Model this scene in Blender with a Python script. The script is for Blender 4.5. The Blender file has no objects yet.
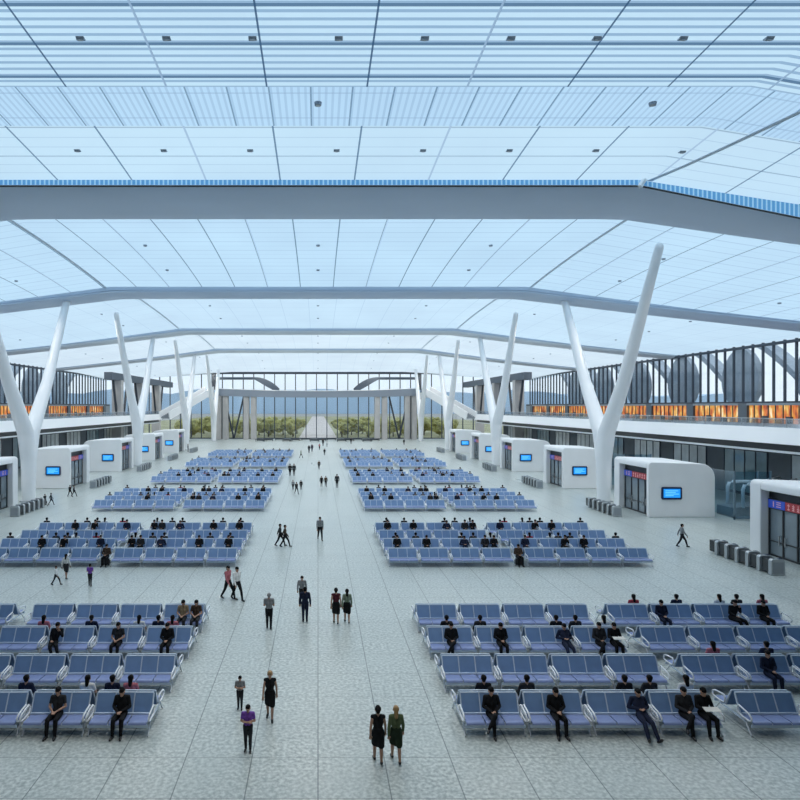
import bpy, bmesh, math, random
from mathutils import Vector, Matrix
R = random.Random(7)
sc = bpy.context.scene
COL = sc.collection
PI = math.pi
F, VX, VY, CAMH = 630.0, 318.0, 407.0, 10.3

# ------------------------------------------------------------------ materials
MATS = {}
def mat(name, col, rough=0.5, metal=0.0, spec=0.5, var=0.0, scale=4.0, emit=None, es=1.0):
    if name in MATS: return MATS[name]
    m = bpy.data.materials.new(name); m.use_nodes = True
    nt = m.node_tree; b = nt.nodes['Principled BSDF']
    b.inputs['Base Color'].default_value = (*col, 1)
    b.inputs['Roughness'].default_value = rough
    b.inputs['Metallic'].default_value = metal
    b.inputs['Specular IOR Level'].default_value = spec
    if emit:
        b.inputs['Emission Color'].default_value = (*emit, 1)
        b.inputs['Emission Strength'].default_value = es
    if var:
        tc = nt.nodes.new('ShaderNodeTexCoord'); nz = nt.nodes.new('ShaderNodeTexNoise')
        nz.inputs['Scale'].default_value = scale; nz.inputs['Detail'].default_value = 4
        rp = nt.nodes.new('ShaderNodeValToRGB')
        rp.color_ramp.elements[0].position = .3; rp.color_ramp.elements[1].position = .7
        rp.color_ramp.elements[0].color = (*[c*(1-var) for c in col], 1)
        rp.color_ramp.elements[1].color = (*[min(1, c*(1+var)) for c in col], 1)
        nt.links.new(tc.outputs['Object'], nz.inputs['Vector'])
        nt.links.new(nz.outputs['Fac'], rp.inputs['Fac'])
        nt.links.new(rp.outputs['Color'], b.inputs['Base Color'])
    MATS[name] = m
    return m

class NT:
    """tiny node helper"""
    def __init__(s, nt): s.nt = nt
    def n(s, t, **kw):
        nd = s.nt.nodes.new(t)
        for k, v in kw.items(): setattr(nd, k, v)
        return nd
    def val(s, sock, v):
        if hasattr(v, 'is_linked') or hasattr(v, 'links'): s.nt.links.new(v, sock)
        else: sock.default_value = v
    def m(s, op, a, b=0.0, c=0.0):
        nd = s.n('ShaderNodeMath', operation=op)
        s.val(nd.inputs[0], a); s.val(nd.inputs[1], b); s.val(nd.inputs[2], c)
        return nd.outputs[0]
    def mix(s, f, a, b):
        nd = s.n('ShaderNodeMix', data_type='RGBA')
        s.val(nd.inputs['Factor'], f); s.val(nd.inputs['A'], a); s.val(nd.inputs['B'], b)
        return nd.outputs['Result']
    def line(s, coord, period, width, off=0.0):
        """1 on a line of the given width every period"""
        u = s.m('MODULO', s.m('ADD', coord, off + period*1000), period)
        return s.m('LESS_THAN', u, width)

def ceiling_mat(name, base, lines, glow=0.80):
    """ceiling panels made translucent to glow and light the hall: diffuse underside + light let through from the sky above"""
    m = bpy.data.materials.new(name); m.use_nodes = True
    nt = m.node_tree; h = NT(nt)
    for n in list(nt.nodes):
        if n.type != 'OUTPUT_MATERIAL': nt.nodes.remove(n)
    out = nt.nodes['Material Output']
    tc = h.n('ShaderNodeTexCoord'); sp = h.n('ShaderNodeSeparateXYZ')
    nt.links.new(tc.outputs['Object'], sp.inputs[0])
    nz = h.n('ShaderNodeTexNoise'); nz.inputs['Scale'].default_value = .09; nz.inputs['Detail'].default_value = 2
    nt.links.new(tc.outputs['Object'], nz.inputs['Vector'])
    col = h.mix(nz.outputs['Fac'], (*[c*.88 for c in base], 1), (*[min(1, c*1.07) for c in base], 1))
    for ax, per, w, off, c, strength in lines:
        f = h.m('MULTIPLY', h.line(sp.outputs[ax], per, w, off), strength)
        col = h.mix(f, col, (*c, 1))
    d = h.n('ShaderNodeBsdfDiffuse'); t = h.n('ShaderNodeBsdfTranslucent')
    nt.links.new(col, d.inputs['Color']); nt.links.new(col, t.inputs['Color'])
    mx = h.n('ShaderNodeMixShader'); mx.inputs[0].default_value = glow  # added glow: share of sky light let through the panels
    nt.links.new(d.outputs[0], mx.inputs[1]); nt.links.new(t.outputs[0], mx.inputs[2])
    nt.links.new(mx.outputs[0], out.inputs['Surface'])
    return m

def glass_mat(name, tint, gloss=0.12):
    m = bpy.data.materials.new(name); m.use_nodes = True
    nt = m.node_tree
    for n in list(nt.nodes):
        if n.type != 'OUTPUT_MATERIAL': nt.nodes.remove(n)
    out = nt.nodes['Material Output']
    t = nt.nodes.new('ShaderNodeBsdfTransparent'); t.inputs['Color'].default_value = (*tint, 1)
    g = nt.nodes.new('ShaderNodeBsdfGlossy'); g.inputs['Roughness'].default_value = .05
    mx = nt.nodes.new('ShaderNodeMixShader'); mx.inputs[0].default_value = gloss
    nt.links.new(t.outputs[0], mx.inputs[1]); nt.links.new(g.outputs[0], mx.inputs[2])
    nt.links.new(mx.outputs[0], out.inputs['Surface'])
    return m

def floor_mat():
    m = bpy.data.materials.new('granite_floor'); m.use_nodes = True
    nt = m.node_tree; h = NT(nt); b = nt.nodes['Principled BSDF']
    tc = h.n('ShaderNodeTexCoord'); sp = h.n('ShaderNodeSeparateXYZ')
    nt.links.new(tc.outputs['Object'], sp.inputs[0])
    def noise(scale, det, stretch=None):
        nz = h.n('ShaderNodeTexNoise'); nz.inputs['Scale'].default_value = scale; nz.inputs['Detail'].default_value = det
        if stretch:
            mp = h.n('ShaderNodeMapping'); mp.inputs['Scale'].default_value = stretch
            nt.links.new(tc.outputs['Object'], mp.inputs[0]); nt.links.new(mp.outputs[0], nz.inputs['Vector'])
        else: nt.links.new(tc.outputs['Object'], nz.inputs['Vector'])
        return nz.outputs['Fac']
    def stretchc(f, a, b_):
        mr = h.n('ShaderNodeMapRange'); h.val(mr.inputs[0], f); mr.inputs[1].default_value = a; mr.inputs[2].default_value = b_
        return mr.outputs[0]
    fine = stretchc(noise(8.5, 5), .36, .64)
    c = h.mix(fine, (.32, .37, .36, 1), (.66, .70, .67, 1))
    speck = stretchc(noise(11, 3), .60, .70)
    c = h.mix(h.m('MULTIPLY', speck, .5), c, (.20, .24, .24, 1))
    big = stretchc(noise(.45, 3), .35, .65)
    c = h.mix(h.m('MULTIPLY', big, .35), c, (.50, .56, .54, 1))
    # slab to slab tone
    br = h.n('ShaderNodeTexWhiteNoise', noise_dimensions='2D')
    cx = h.n('ShaderNodeCombineXYZ')
    nt.links.new(h.m('FLOOR', h.m('DIVIDE', sp.outputs[0], 1.94)), cx.inputs[0])
    nt.links.new(h.m('FLOOR', h.m('DIVIDE', sp.outputs[1], 1.94)), cx.inputs[1])
    nt.links.new(cx.outputs[0], br.inputs['Vector'])
    c = h.mix(h.m('MULTIPLY', br.outputs['Value'], .10), c, (.28, .33, .33, 1))
    jx = h.line(sp.outputs[0], 1.94, .035, .0175); jy = h.line(sp.outputs[1], 1.94, .03, .9)
    c = h.mix(h.m('MULTIPLY', jx, .75), c, (.10, .13, .13, 1))
    c = h.mix(h.m('MULTIPLY', jy, .5), c, (.12, .15, .15, 1))
    nt.links.new(c, b.inputs['Base Color'])
    rg = h.n('ShaderNodeMapRange'); h.val(rg.inputs[0], noise(.3, 2, (1, .25, 1))); rg.inputs[3].default_value = .22; rg.inputs[4].default_value = .42
    nt.links.new(rg.outputs[0], b.inputs['Roughness'])
    b.inputs['Specular IOR Level'].default_value = .5
    return m

M_white = mat('white_shell', (.89, .90, .91), .35, var=.03, scale=.4)
M_white2 = mat('white_enamel', (.90, .92, .94), .3)
M_fascia = mat('white_fascia', (.94, .95, .96), .4, var=.02, scale=.2)
M_black = mat('black_frame', (.012, .014, .018), .3)
M_dglass = mat('dark_door_glass', (.20, .25, .285), .12, spec=.8, var=.15, scale=.6)
M_dark = mat('dark_steel', (.045, .055, .07), .45)
M_mull = mat('mullion_grey', (.06, .075, .10), .5)
M_grey = mat('grey_wall', (.14, .165, .19), .6, var=.1, scale=.3)
M_grey2 = mat('mid_grey_panel', (.30, .33, .36), .5, var=.06, scale=.3)
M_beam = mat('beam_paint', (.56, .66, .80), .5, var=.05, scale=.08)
M_beam2 = mat('beam_paint_far_fade', (.72, .77, .82), .5, var=.04, scale=.08)  # same beam colour, paled so the far beams fade with distance
M_seam = mat('seam_pale', (.62, .72, .82), .5)
M_beige = mat('pier_stone', (.52, .50, .49), .6, var=.06, scale=.5)
M_steel = mat('brushed_steel', (.46, .49, .51), .35, metal=.6, var=.08, scale=3)
M_blueseat = mat('seat_blue_purple', (.255, .325, .58), .42, var=.05, scale=5)
M_blueback = mat('back_blue', (.19, .315, .54), .42, var=.06, scale=3)
M_rail = mat('pale_blue_rail', (.62, .72, .84), .35)
M_arm = mat('white_tube', (.88, .91, .95), .28)
M_legm = mat('grey_leg_tube', (.68, .72, .77), .3)
M_bridge = mat('bridge_grey', (.28, .32, .38), .5, var=.06, scale=.1)
M_canopy = mat('canopy_slate', (.10, .125, .16), .55)
M_lattice = mat('facade_slate', (.40, .45, .51), .6, var=.15, scale=.5)
M_outgr = mat('plaza_paving', (.42, .40, .37), .8, var=.08, scale=.05)
M_path = mat('pale_path', (.74, .64, .58), .8, var=.06, scale=.1)
M_grass = mat('park_lawn', (.42, .39, .22), .9, var=.25, scale=.05)
M_leaf = mat('olive_leaves', (.46, .42, .15), .8, var=.5, scale=.5)
M_bark = mat('bark', (.12, .09, .06), .9)
M_skyband = mat('sky_band_blue', (.60, .76, .93), 1.0, var=.1, scale=.01)
M_paper = mat('newspaper', (.82, .80, .74), .8)
M_case = mat('case_dark', (.04, .04, .045), .4)
M_scrf = mat('screen_frame', (.012, .03, .10), .25)
M_clear = glass_mat('clear_glazing', (.90, .94, .97), .06)
M_blueglass = glass_mat('blue_glazing', (.74, .87, .94), .16)
M_floor = floor_mat()
M_signblue = mat('sign_blue', (.03, .07, .35), .3, emit=(.02, .06, .45), es=.35)
M_signred = mat('sign_red', (.22, .03, .035), .3, emit=(.30, .035, .045), es=.35)
M_signtxt = mat('sign_glyph', (.6, .4, .4), .3, emit=(.55, .22, .24), es=.3)
M_scr = mat('screen_blue', (.02, .2, .6), .2, emit=(.015, .30, .85), es=.85)
M_scrrow = mat('screen_cyan', (.1, .4, .7), .2, emit=(.15, .60, 1.0), es=.9)

def shop_mat():
    m = bpy.data.materials.new('shop_interior_glow'); m.use_nodes = True
    nt = m.node_tree; h = NT(nt); b = nt.nodes['Principled BSDF']
    tc = h.n('ShaderNodeTexCoord'); mp = h.n('ShaderNodeMapping'); mp.inputs['Scale'].default_value = (1, 1.5, .5)
    nt.links.new(tc.outputs['Object'], mp.inputs[0])
    oi = h.n('ShaderNodeObjectInfo')
    nz = h.n('ShaderNodeTexNoise', noise_dimensions='4D'); nz.inputs['Scale'].default_value = 1.1; nz.inputs['Detail'].default_value = 3
    nt.links.new(mp.outputs[0], nz.inputs['Vector']); nt.links.new(h.m('MULTIPLY', oi.outputs['Random'], 30.), nz.inputs['W'])
    rp = h.n('ShaderNodeValToRGB'); cr = rp.color_ramp
    cr.elements[0].position = .30; cr.elements[0].color = (.06, .02, .01, 1)
    cr.elements[1].position = .70; cr.elements[1].color = (1., .92, .72, 1)
    for p, c in ((.40, (.34, .06, .03, 1)), (.48, (.72, .20, .05, 1)), (.55, (.62, .34, .06, 1)), (.62, (.95, .60, .22, 1))):
        e = cr.elements.new(p); e.color = c
    nt.links.new(nz.outputs['Fac'], rp.inputs['Fac'])
    nt.links.new(rp.outputs['Color'], b.inputs['Emission Color']); b.inputs['Emission Strength'].default_value = .95
    b.inputs['Base Color'].default_value = (.2, .08, .03, 1)
    return m
M_shop = shop_mat()

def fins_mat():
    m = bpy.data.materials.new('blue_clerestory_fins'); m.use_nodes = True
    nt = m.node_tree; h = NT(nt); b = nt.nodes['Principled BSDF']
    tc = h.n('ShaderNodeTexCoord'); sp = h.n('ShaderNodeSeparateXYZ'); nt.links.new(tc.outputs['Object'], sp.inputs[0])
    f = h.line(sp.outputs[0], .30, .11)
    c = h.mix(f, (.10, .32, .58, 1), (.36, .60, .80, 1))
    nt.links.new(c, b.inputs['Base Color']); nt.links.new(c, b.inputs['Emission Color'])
    b.inputs['Emission Strength'].default_value = .42  # emission stands in for sky glow through the strip
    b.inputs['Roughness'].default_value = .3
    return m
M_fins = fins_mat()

# ------------------------------------------------------------------ mesh builder
class MB:
    def __init__(s): s.v = []; s.f = []; s.mi = []; s.cur = 0
    def add(s, vs, fs):
        o = len(s.v); s.v += [tuple(v) for v in vs]
        for f in fs: s.f.append([i+o for i in f]); s.mi.append(s.cur)
    def box(s, x0, x1, y0, y1, z0, z1):
        s.add([(x0,y0,z0),(x1,y0,z0),(x1,y1,z0),(x0,y1,z0),(x0,y0,z1),(x1,y0,z1),(x1,y1,z1),(x0,y1,z1)],
              [(0,3,2,1),(4,5,6,7),(0,1,5,4),(1,2,6,5),(2,3,7,6),(3,0,4,7)])
        return s
    def bar(s, p, q, w, h=None, up=(0,0,1)):
        p, q = Vector(p), Vector(q); h = h or w
        d = (q-p).normalized(); u = Vector(up)
        if abs(d.dot(u)) > .98: u = Vector((1,0,0))
        a = d.cross(u).normalized()*w/2; b = a.cross(d).normalized()*h/2
        vs = [p-a-b, p+a-b, p+a+b, p-a+b, q-a-b, q+a-b, q+a+b, q-a+b]
        s.add(vs, [(0,1,2,3),(7,6,5,4),(0,4,5,1),(1,5,6,2),(2,6,7,3),(3,7,4,0)])
        return s
    def tube(s, pts, r, n=6, closed=False):
        pts = [Vector(p) for p in pts]; L = len(pts); rings = []
        rs = r if isinstance(r, (list, tuple)) else [r]*L
        for i, p in enumerate(pts):
            a = pts[(i-1) % L] if (closed or i > 0) else p
            b = pts[(i+1) % L] if (closed or i < L-1) else p
            d = (b-a).normalized(); u = Vector((1,0,0)) if abs(d.x) < .9 else Vector((0,0,1))
            e1 = d.cross(u).normalized(); e2 = d.cross(e1)
            rings.append([p + (e1*math.cos(2*PI*k/n) + e2*math.sin(2*PI*k/n))*rs[i] for k in range(n)])
        vs = [v for rg in rings for v in rg]; fs = []
        for i in range(L if closed else L-1):
            j = (i+1) % L
            for k in range(n): fs.append((i*n+k, i*n+(k+1)%n, j*n+(k+1)%n, j*n+k))
        if not closed: fs += [tuple(range(n))[::-1], tuple(range((L-1)*n, L*n))]
        s.add(vs, fs); return s
    def prism(s, prof, axis, a, b):
        """extrude a closed 2D profile along axis from a to b. axis x: (y,z); y: (x,z); z: (x,y)"""
        n = len(prof)
        def P(p, t): return {'x': (t, p[0], p[1]), 'y': (p[0], t, p[1]), 'z': (p[0], p[1], t)}[axis]
        s.add([P(p, a) for p in prof] + [P(p, b) for p in prof],
              [tuple(range(n))[::-1], tuple(range(n, 2*n))] + [(i, (i+1) % n, n+(i+1) % n, n+i) for i in range(n)])
        return s
    def capsule(s, p, r0, q, r1, n=12, k=4):
        p, q = Vector(p), Vector(q); d = q-p
        d = d.normalized() if d.length > 1e-6 else Vector((0,0,1))
        u = Vector((1,0,0)) if abs(d.x) < .9 else Vector((0,1,0))
        e1 = d.cross(u).normalized(); e2 = d.cross(e1); rings = []
        for i in range(1, k+1):
            a = -PI/2 + PI/2*i/k; rings.append((p + d*math.sin(a)*r0, math.cos(a)*r0))
        for i in range(0, k):
            a = PI/2*i/k; rings.append((q + d*math.sin(a)*r1, math.cos(a)*r1))
        vs = [p-d*r0] + [c + (e1*math.cos(2*PI*j/n)+e2*math.sin(2*PI*j/n))*r for c, r in rings for j in range(n)] + [q+d*r1]
        fs = [(0, 1+(j+1) % n, 1+j) for j in range(n)]
        for i in range(len(rings)-1):
            for j in range(n):
                fs.append((1+i*n+j, 1+i*n+(j+1) % n, 1+(i+1)*n+(j+1) % n, 1+(i+1)*n+j))
        b0 = 1+(len(rings)-1)*n
        fs += [(b0+j, b0+(j+1) % n, len(vs)-1) for j in range(n)]
        s.add(vs, fs); return s
    def mesh(s, name, mats, smooth=False):
        me = bpy.data.meshes.new(name); me.from_pydata(s.v, [], s.f)
        for m in (mats if isinstance(mats, (list, tuple)) else [mats]): me.materials.append(m)
        me.polygons.foreach_set('material_index', s.mi)
        bm = bmesh.new(); bm.from_mesh(me); bmesh.ops.recalc_face_normals(bm, faces=bm.faces); bm.to_mesh(me); bm.free()
        if smooth:
            me.polygons.foreach_set('use_smooth', [True]*len(me.polygons))
        me.update(); return me
    def build(s, name, mats, parent=None, smooth=False, sharp=None):
        me = s.mesh(name, mats, smooth)
        if smooth and sharp:
            try: me.set_sharp_from_angle(angle=math.radians(sharp))
            except Exception: pass
        o = bpy.data.objects.new(name, me); COL.objects.link(o)
        if parent: o.parent = parent
        return o

def tag(o, label=None, cat=None, group=None, kind=None):
    if label: o['label'] = label
    if cat: o['category'] = cat
    if group: o['group'] = group
    if kind: o['kind'] = kind
    return o
def empty(name, loc=(0,0,0), rz=0, label=None, cat=None, group=None):
    o = bpy.data.objects.new(name, None); o.location = loc; o.rotation_euler = (0,0,rz); o.empty_display_size = .2
    COL.objects.link(o); return tag(o, label, cat, group)
def copy_tree(o, parent=None):
    c = o.copy(); COL.objects.link(c)
    if parent: c.parent = parent
    for ch in o.children: copy_tree(ch, c)
    return c
def proto(o):
    """returns a function: the first call hands out the original, later calls copies of it and of all its parts"""
    st = {'first': True}
    def get():
        if st['first']: st['first'] = False; return o
        return copy_tree(o)
    return get
def interp(pts, x):
    x = abs(x)
    if x <= pts[0][0]: return pts[0][1]
    for (a, za), (b, zb) in zip(pts, pts[1:]):
        if x <= b: return za + (zb-za)*(x-a)/(b-a)
    return pts[-1][1]

# ------------------------------------------------------------------ camera, sky, sun
cam = bpy.data.cameras.new('camera'); co = bpy.data.objects.new('camera', cam); COL.objects.link(co)
co.location = (0, 0, CAMH); co.rotation_euler = (PI/2, 0, 0)
cam.sensor_width = 36; cam.sensor_fit = 'HORIZONTAL'; cam.lens = F/800*36
cam.shift_x = (400-VX)/800; cam.shift_y = (VY-400)/800
cam.clip_start = .1; cam.clip_end = 4000
sc.camera = co

w = bpy.data.worlds.new('sky'); sc.world = w; w.use_nodes = True
nt = w.node_tree; h = NT(nt); bg = nt.nodes['Background']
tc = h.n('ShaderNodeTexCoord'); sp = h.n('ShaderNodeSeparateXYZ'); nt.links.new(tc.outputs['Generated'], sp.inputs[0])
rp = h.n('ShaderNodeValToRGB'); cr = rp.color_ramp
cr.elements[0].position = .0; cr.elements[0].color = (.86, .92, .97, 1)
cr.elements[1].position = 1.; cr.elements[1].color = (.23, .36, .47, 1)
e = cr.elements.new(.12); e.color = (.84, .92, .99, 1)
nt.links.new(sp.outputs[2], rp.inputs['Fac']); nt.links.new(rp.outputs['Color'], bg.inputs['Color'])
bg.inputs['Strength'].default_value = 1.25
sun = bpy.data.lights.new('sun', 'SUN'); sun.energy = 1.2; sun.angle = math.radians(20); sun.color = (1., .99, .97)
so = bpy.data.objects.new('sun', sun); COL.objects.link(so); so.rotation_euler = (math.radians(-12), math.radians(10), 0)

vs = sc.view_settings; vs.view_transform = 'Standard'; vs.look = 'None'; vs.exposure = 0.0; vs.gamma = 1.0; vs.use_curve_mapping = False
sc.cycles.use_denoising = True
sc.cycles.max_bounces = 8; sc.cycles.diffuse_bounces = 4; sc.cycles.transparent_max_bounces = 12

# ------------------------------------------------------------------ setting: floor and ground
FAR = 205.0
b = MB(); b.box(-70, 70, -10, FAR, -.2, 0); tag(b.build('floor', M_floor), kind='structure')
b = MB(); b.box(-900, 900, -100, 1500, -.6, -.25); tag(b.build('ground', M_outgr), kind='structure')
b = MB(); b.box(-6.5, 6.5, FAR+.3, 700, -.25, -.18); tag(b.build('path', M_path), kind='structure')
for sgn in (-1, 1):
    b = MB(); b.box(min(sgn*6.5, sgn*120), max(sgn*6.5, sgn*120), FAR+3, 700, -.25, -.19); tag(b.build('lawn', M_grass), kind='structure')
# ridge mesh standing in for the pale blue sky band
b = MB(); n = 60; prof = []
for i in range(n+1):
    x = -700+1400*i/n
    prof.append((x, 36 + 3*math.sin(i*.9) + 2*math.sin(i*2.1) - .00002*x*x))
b.prism([(-700, -1)] + prof + [(700, -1)], 'y', 1000, 1300); tag(b.build('sky_backdrop', M_skyband), kind='structure')
# unseen near end wall, put in to darken the near floor
b = MB(); b.box(-70, 70, -12, -10, 0, 30); tag(b.build('wall_near', M_grey2), kind='structure')

# ------------------------------------------------------------------ setting: ceiling bays
CB = (.70, .84, .97)
DK = (.10, .19, .30); MD = (.30, .44, .60)
M_slat = ceiling_mat('ceiling_slats', (.70, .86, .98), [
    (1, .5, .19, 0, (.24, .38, .55), .72), (1, 2.5, .20, .36, DK, .92), (0, 4.87, .085, 2.53, (.05, .11, .2), .92), (0, 14.61, .10, 7.42, (.40, .53, .68), .85)])
M_louv = ceiling_mat('ceiling_louvres', (.62, .80, .97), [
    (0, .34, .13, 0, MD, .36), (0, 2.05, .085, .4, DK, .7), (1, 2.4, .10, .1, MD, .5)])
M_pan0 = ceiling_mat('ceiling_panels_edge', (.71, .86, .97), [
    (1, 1.15, .08, 0, MD, .35), (1, 3.45, .12, 0, DK, .4), (0, 4.87, .10, 2.53, DK, .85), (0, 14.61, .12, 7.42, (.50, .63, .77), .9)])
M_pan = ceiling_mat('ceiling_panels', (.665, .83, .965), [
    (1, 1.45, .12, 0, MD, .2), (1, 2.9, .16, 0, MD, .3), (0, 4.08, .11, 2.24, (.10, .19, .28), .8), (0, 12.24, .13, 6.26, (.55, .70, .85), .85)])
M_pan2 = ceiling_mat('ceiling_panels_fade', (.73, .86, .97), [  # same panels, brightening with distance put into the colour
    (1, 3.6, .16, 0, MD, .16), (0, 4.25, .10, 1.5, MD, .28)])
M_pan3 = ceiling_mat('ceiling_panels_far_fade', (.85, .91, .97), [  # farthest bays, whitened further in the colour
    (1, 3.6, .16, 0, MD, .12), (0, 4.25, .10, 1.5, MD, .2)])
BEAMS = [41.0, 75.8, 116.8, 157.8]
BAYS = [(1.0, 41.5), (47.6, 78.7), (82.4, 120.0), (123.4, 161.3), (164.4, FAR+.6)]
EDGE = 19.9
def bay_z(i, x, y):
    y0, y1 = BAYS[i]; t = min(1, max(0, (y-y0)/(y1-y0)))
    top, end = 26.5, 25.2
    if i == 4: end = 21.6
    if i == 0: pr = [(21, 1), (31.4, .70), (44, .45), (70, 0)]
    elif i == 4: pr = [(26, 1), (70, 0)]
    else: pr = [(25.8, 1), (36, .74), (48, .45), (70, 0)]
    zc = top + (end-top)*t**2.2
    ze = EDGE if i < 4 else EDGE - 1.0*t
    return ze + (zc-ze)*interp(pr, x)
XS = [-70, -62, -54, -48, -42, -36, -31.4, -28, -25.8, -23, -21, -14, -7, 0, 7, 14, 21, 23, 25.8, 28, 31.4, 36, 42, 48, 54, 62, 70]
def ceil_strip(name, i, ya, yb, rows, m):
    b = MB(); vs = []; fs = []
    for r in range(rows+1):
        y = ya+(yb-ya)*r/rows
        for x in XS: vs.append((x, y, bay_z(i, x, y)))
    W = len(XS)
    for r in range(rows):
        for k in range(W-1): fs.append((r*W+k, r*W+k+1, (r+1)*W+k+1, (r+1)*W+k))
    b.add(vs, fs)
    return tag(b.build(name, m, smooth=True), kind='structure')
ceil_strip('ceiling', 0, 22.5, 30.6, 5, M_slat)
ceil_strip('ceiling', 0, 30.6, 34.4, 3, M_louv)
ceil_strip('ceiling', 0, 34.4, 41.5, 6, M_pan0)
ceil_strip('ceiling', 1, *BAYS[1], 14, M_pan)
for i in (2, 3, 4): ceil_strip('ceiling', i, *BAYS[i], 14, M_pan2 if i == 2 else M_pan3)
# unseen opaque ceiling added to keep light off the near floor
ceil_strip('ceiling', 0, -10, 22.5, 4, M_grey2)
# curved seams running along the fold of each bay
for i in (0, 1, 2, 3):
    for sgn in (-1, 1):
        y0, y1 = BAYS[i]; xf = 26.4
        b = MB(); pts = []
        for k in range(17):
            y = y0+.3+(y1-y0-.6)*k/16
            x = xf if i else 21.5+9*((41.5-y)/41)**.8
            pts.append((sgn*x, y, bay_z(i, x, y)-.05))
        vsx = []; wd = .16
        for (x, y, z) in pts: vsx += [(x-wd, y, z), (x+wd, y, z), (x+wd, y, z+.04), (x-wd, y, z+.04)]
        fsx = []
        for k in range(16):
            for q in range(4): fsx.append((k*4+q, k*4+(q+1) % 4, k*4+4+(q+1) % 4, k*4+4+q))
        b.add(vsx, fsx); tag(b.build('trim_1', M_seam, smooth=False), kind='structure')

# roof beams: wide flat bowed soffits
names = ['first', 'second', 'third', 'fourth']
for i, y0 in enumerate(BEAMS):
    root = empty('roof_beam', (0, y0, 0), 0, f'wide pale grey roof beam across the hall, {names[i]} beam from the viewer', 'roof beam', 'roof beams')
    if i == 0: fz = [(21, 0), (31.4, -2.1), (42, -3.4), (70, -6.0)]; rz = [(22.8, 0), (36.3, -1.9), (70, -5.2)]
    else: fz = rz = [(25.4, 0), (42, -2.0), (62, -4.2), (70, -4.9)]
    sec = [(0, .22), (.5, .0), (2.4, -.14), (4.6, -.10), (6.3, .0), (6.7, .25), (6.7, 2.1), (.5, 2.1), (.5, .42), (0, .36)]
    if i: o_ = (2.4, 2.7, 3.0)[i-1]; sec = [(o_+(6.7-o_)*a/6.7, z) for a, z in sec]
    b = MB(); V = []
    for x in XS:
        for (dy, dz) in sec:
            t = dy/6.7; z = 24.4 + interp(fz, x)*(1-t) + interp(rz, x)*t
            zz = z+dz
            if dz > 2: zz = max(z+.5, min(24.4+2.1, bay_z(i, x, y0) + (1.0 if t > .8 else .05)))
            V.append((x, dy, zz))
    N = len(sec); fs = []
    for k in range(len(XS)-1):
        for q in range(N): fs.append((k*N+q, k*N+(q+1) % N, (k+1)*N+(q+1) % N, (k+1)*N+q))
    b.add(V, fs + [tuple(range(N)), tuple(range((len(XS)-1)*N, len(XS)*N))])
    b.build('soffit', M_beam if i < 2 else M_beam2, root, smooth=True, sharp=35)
    # clerestory light strip above the front lip
    b = MB()
    for k in range(len(XS)-1):
        xa, xb = XS[k], XS[k+1]
        za, zb = 24.84+interp(fz, xa), 24.84+interp(fz, xb)
        ta, tb = bay_z(i, xa, y0+sec[1][0]-.05)+.04, bay_z(i, xb, y0+sec[1][0]-.05)+.04
        if ta-za < .1: ta = za+.1
        if tb-zb < .1: tb = zb+.1
        ya_, yb_ = (.36, .48) if i == 0 else (sec[0][0]+.1, sec[1][0])
        b.add([(xa, ya_, za), (xb, ya_, zb), (xb, ya_, tb), (xa, ya_, ta), (xa, yb_, za), (xb, yb_, zb), (xb, yb_, tb), (xa, yb_, ta)],
              [(0,1,2,3), (7,6,5,4), (0,4,5,1), (2,6,7,3), (1,5,6,2), (0,3,7,4)])
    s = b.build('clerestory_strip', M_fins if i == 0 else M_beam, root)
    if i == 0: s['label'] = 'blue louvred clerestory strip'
    if i == 0:
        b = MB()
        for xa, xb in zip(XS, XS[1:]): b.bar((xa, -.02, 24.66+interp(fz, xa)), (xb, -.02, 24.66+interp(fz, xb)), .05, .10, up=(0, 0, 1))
        s = b.build('shade_strip', M_black, root); s['label'] = 'black line painting the shadow under the strip'  # black bar paints a shadow line
    if i == 0:
        b = MB(); kz = 24.4
        for sgn in (-1, 1): b.bar((sgn*20.9, -.1, kz+.2), (sgn*21.5, .3, kz+1.0), .22, .22)
        s = b.build('seam_cap', M_white2, root); s['label'] = 'white seam cap at the bend'

# ceiling spotlights: small grey wedge fittings
b = MB(); b.prism([(-.14, 0), (.14, 0), (.10, -.07), (-.04, -.10)], 'x', -.17, .17)
spot = b.mesh('spotlight_housing', mat('fitting_grey', (.36, .42, .50), .5)); bl = MB().box(-.09, .09, -.05, .05, -.108, -.085).mesh('lens', M_steel)
DL = (MB().tube([(0, 0, 0), (0, 0, -.14)], [.2, .17], 14).mesh('fill_housing', MATS['fitting_grey']), MB().tube([(0, 0, -.135), (0, 0, -.15)], [.13, .12], 14).mesh('fill_lens', M_steel))
for row, (yy, xs) in enumerate(((26.8, [-10.1+3.66*k for k in range(9)]), (37.2, [-14.2+5.1*k for k in range(8)]))):
    for k, x in enumerate(xs):
        z = bay_z(0, x, yy)-.02
        r = bpy.data.objects.new('ceiling_spotlight', None); r.location = (x, yy, z); COL.objects.link(r)
        lab = ['first', 'second', 'third', 'fourth', 'fifth', 'sixth', 'seventh', 'eighth', 'ninth'][k]
        tag(r, f'small grey ceiling spotlight, {lab} from the left in the ' + ('row among dark slats' if row == 0 else 'row before the first beam'), 'spotlight', 'ceiling spotlights')
        for nm, me in (('housing', spot), ('lens', bl)):
            c = bpy.data.objects.new(nm, me); c.parent = r; COL.objects.link(c)

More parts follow.
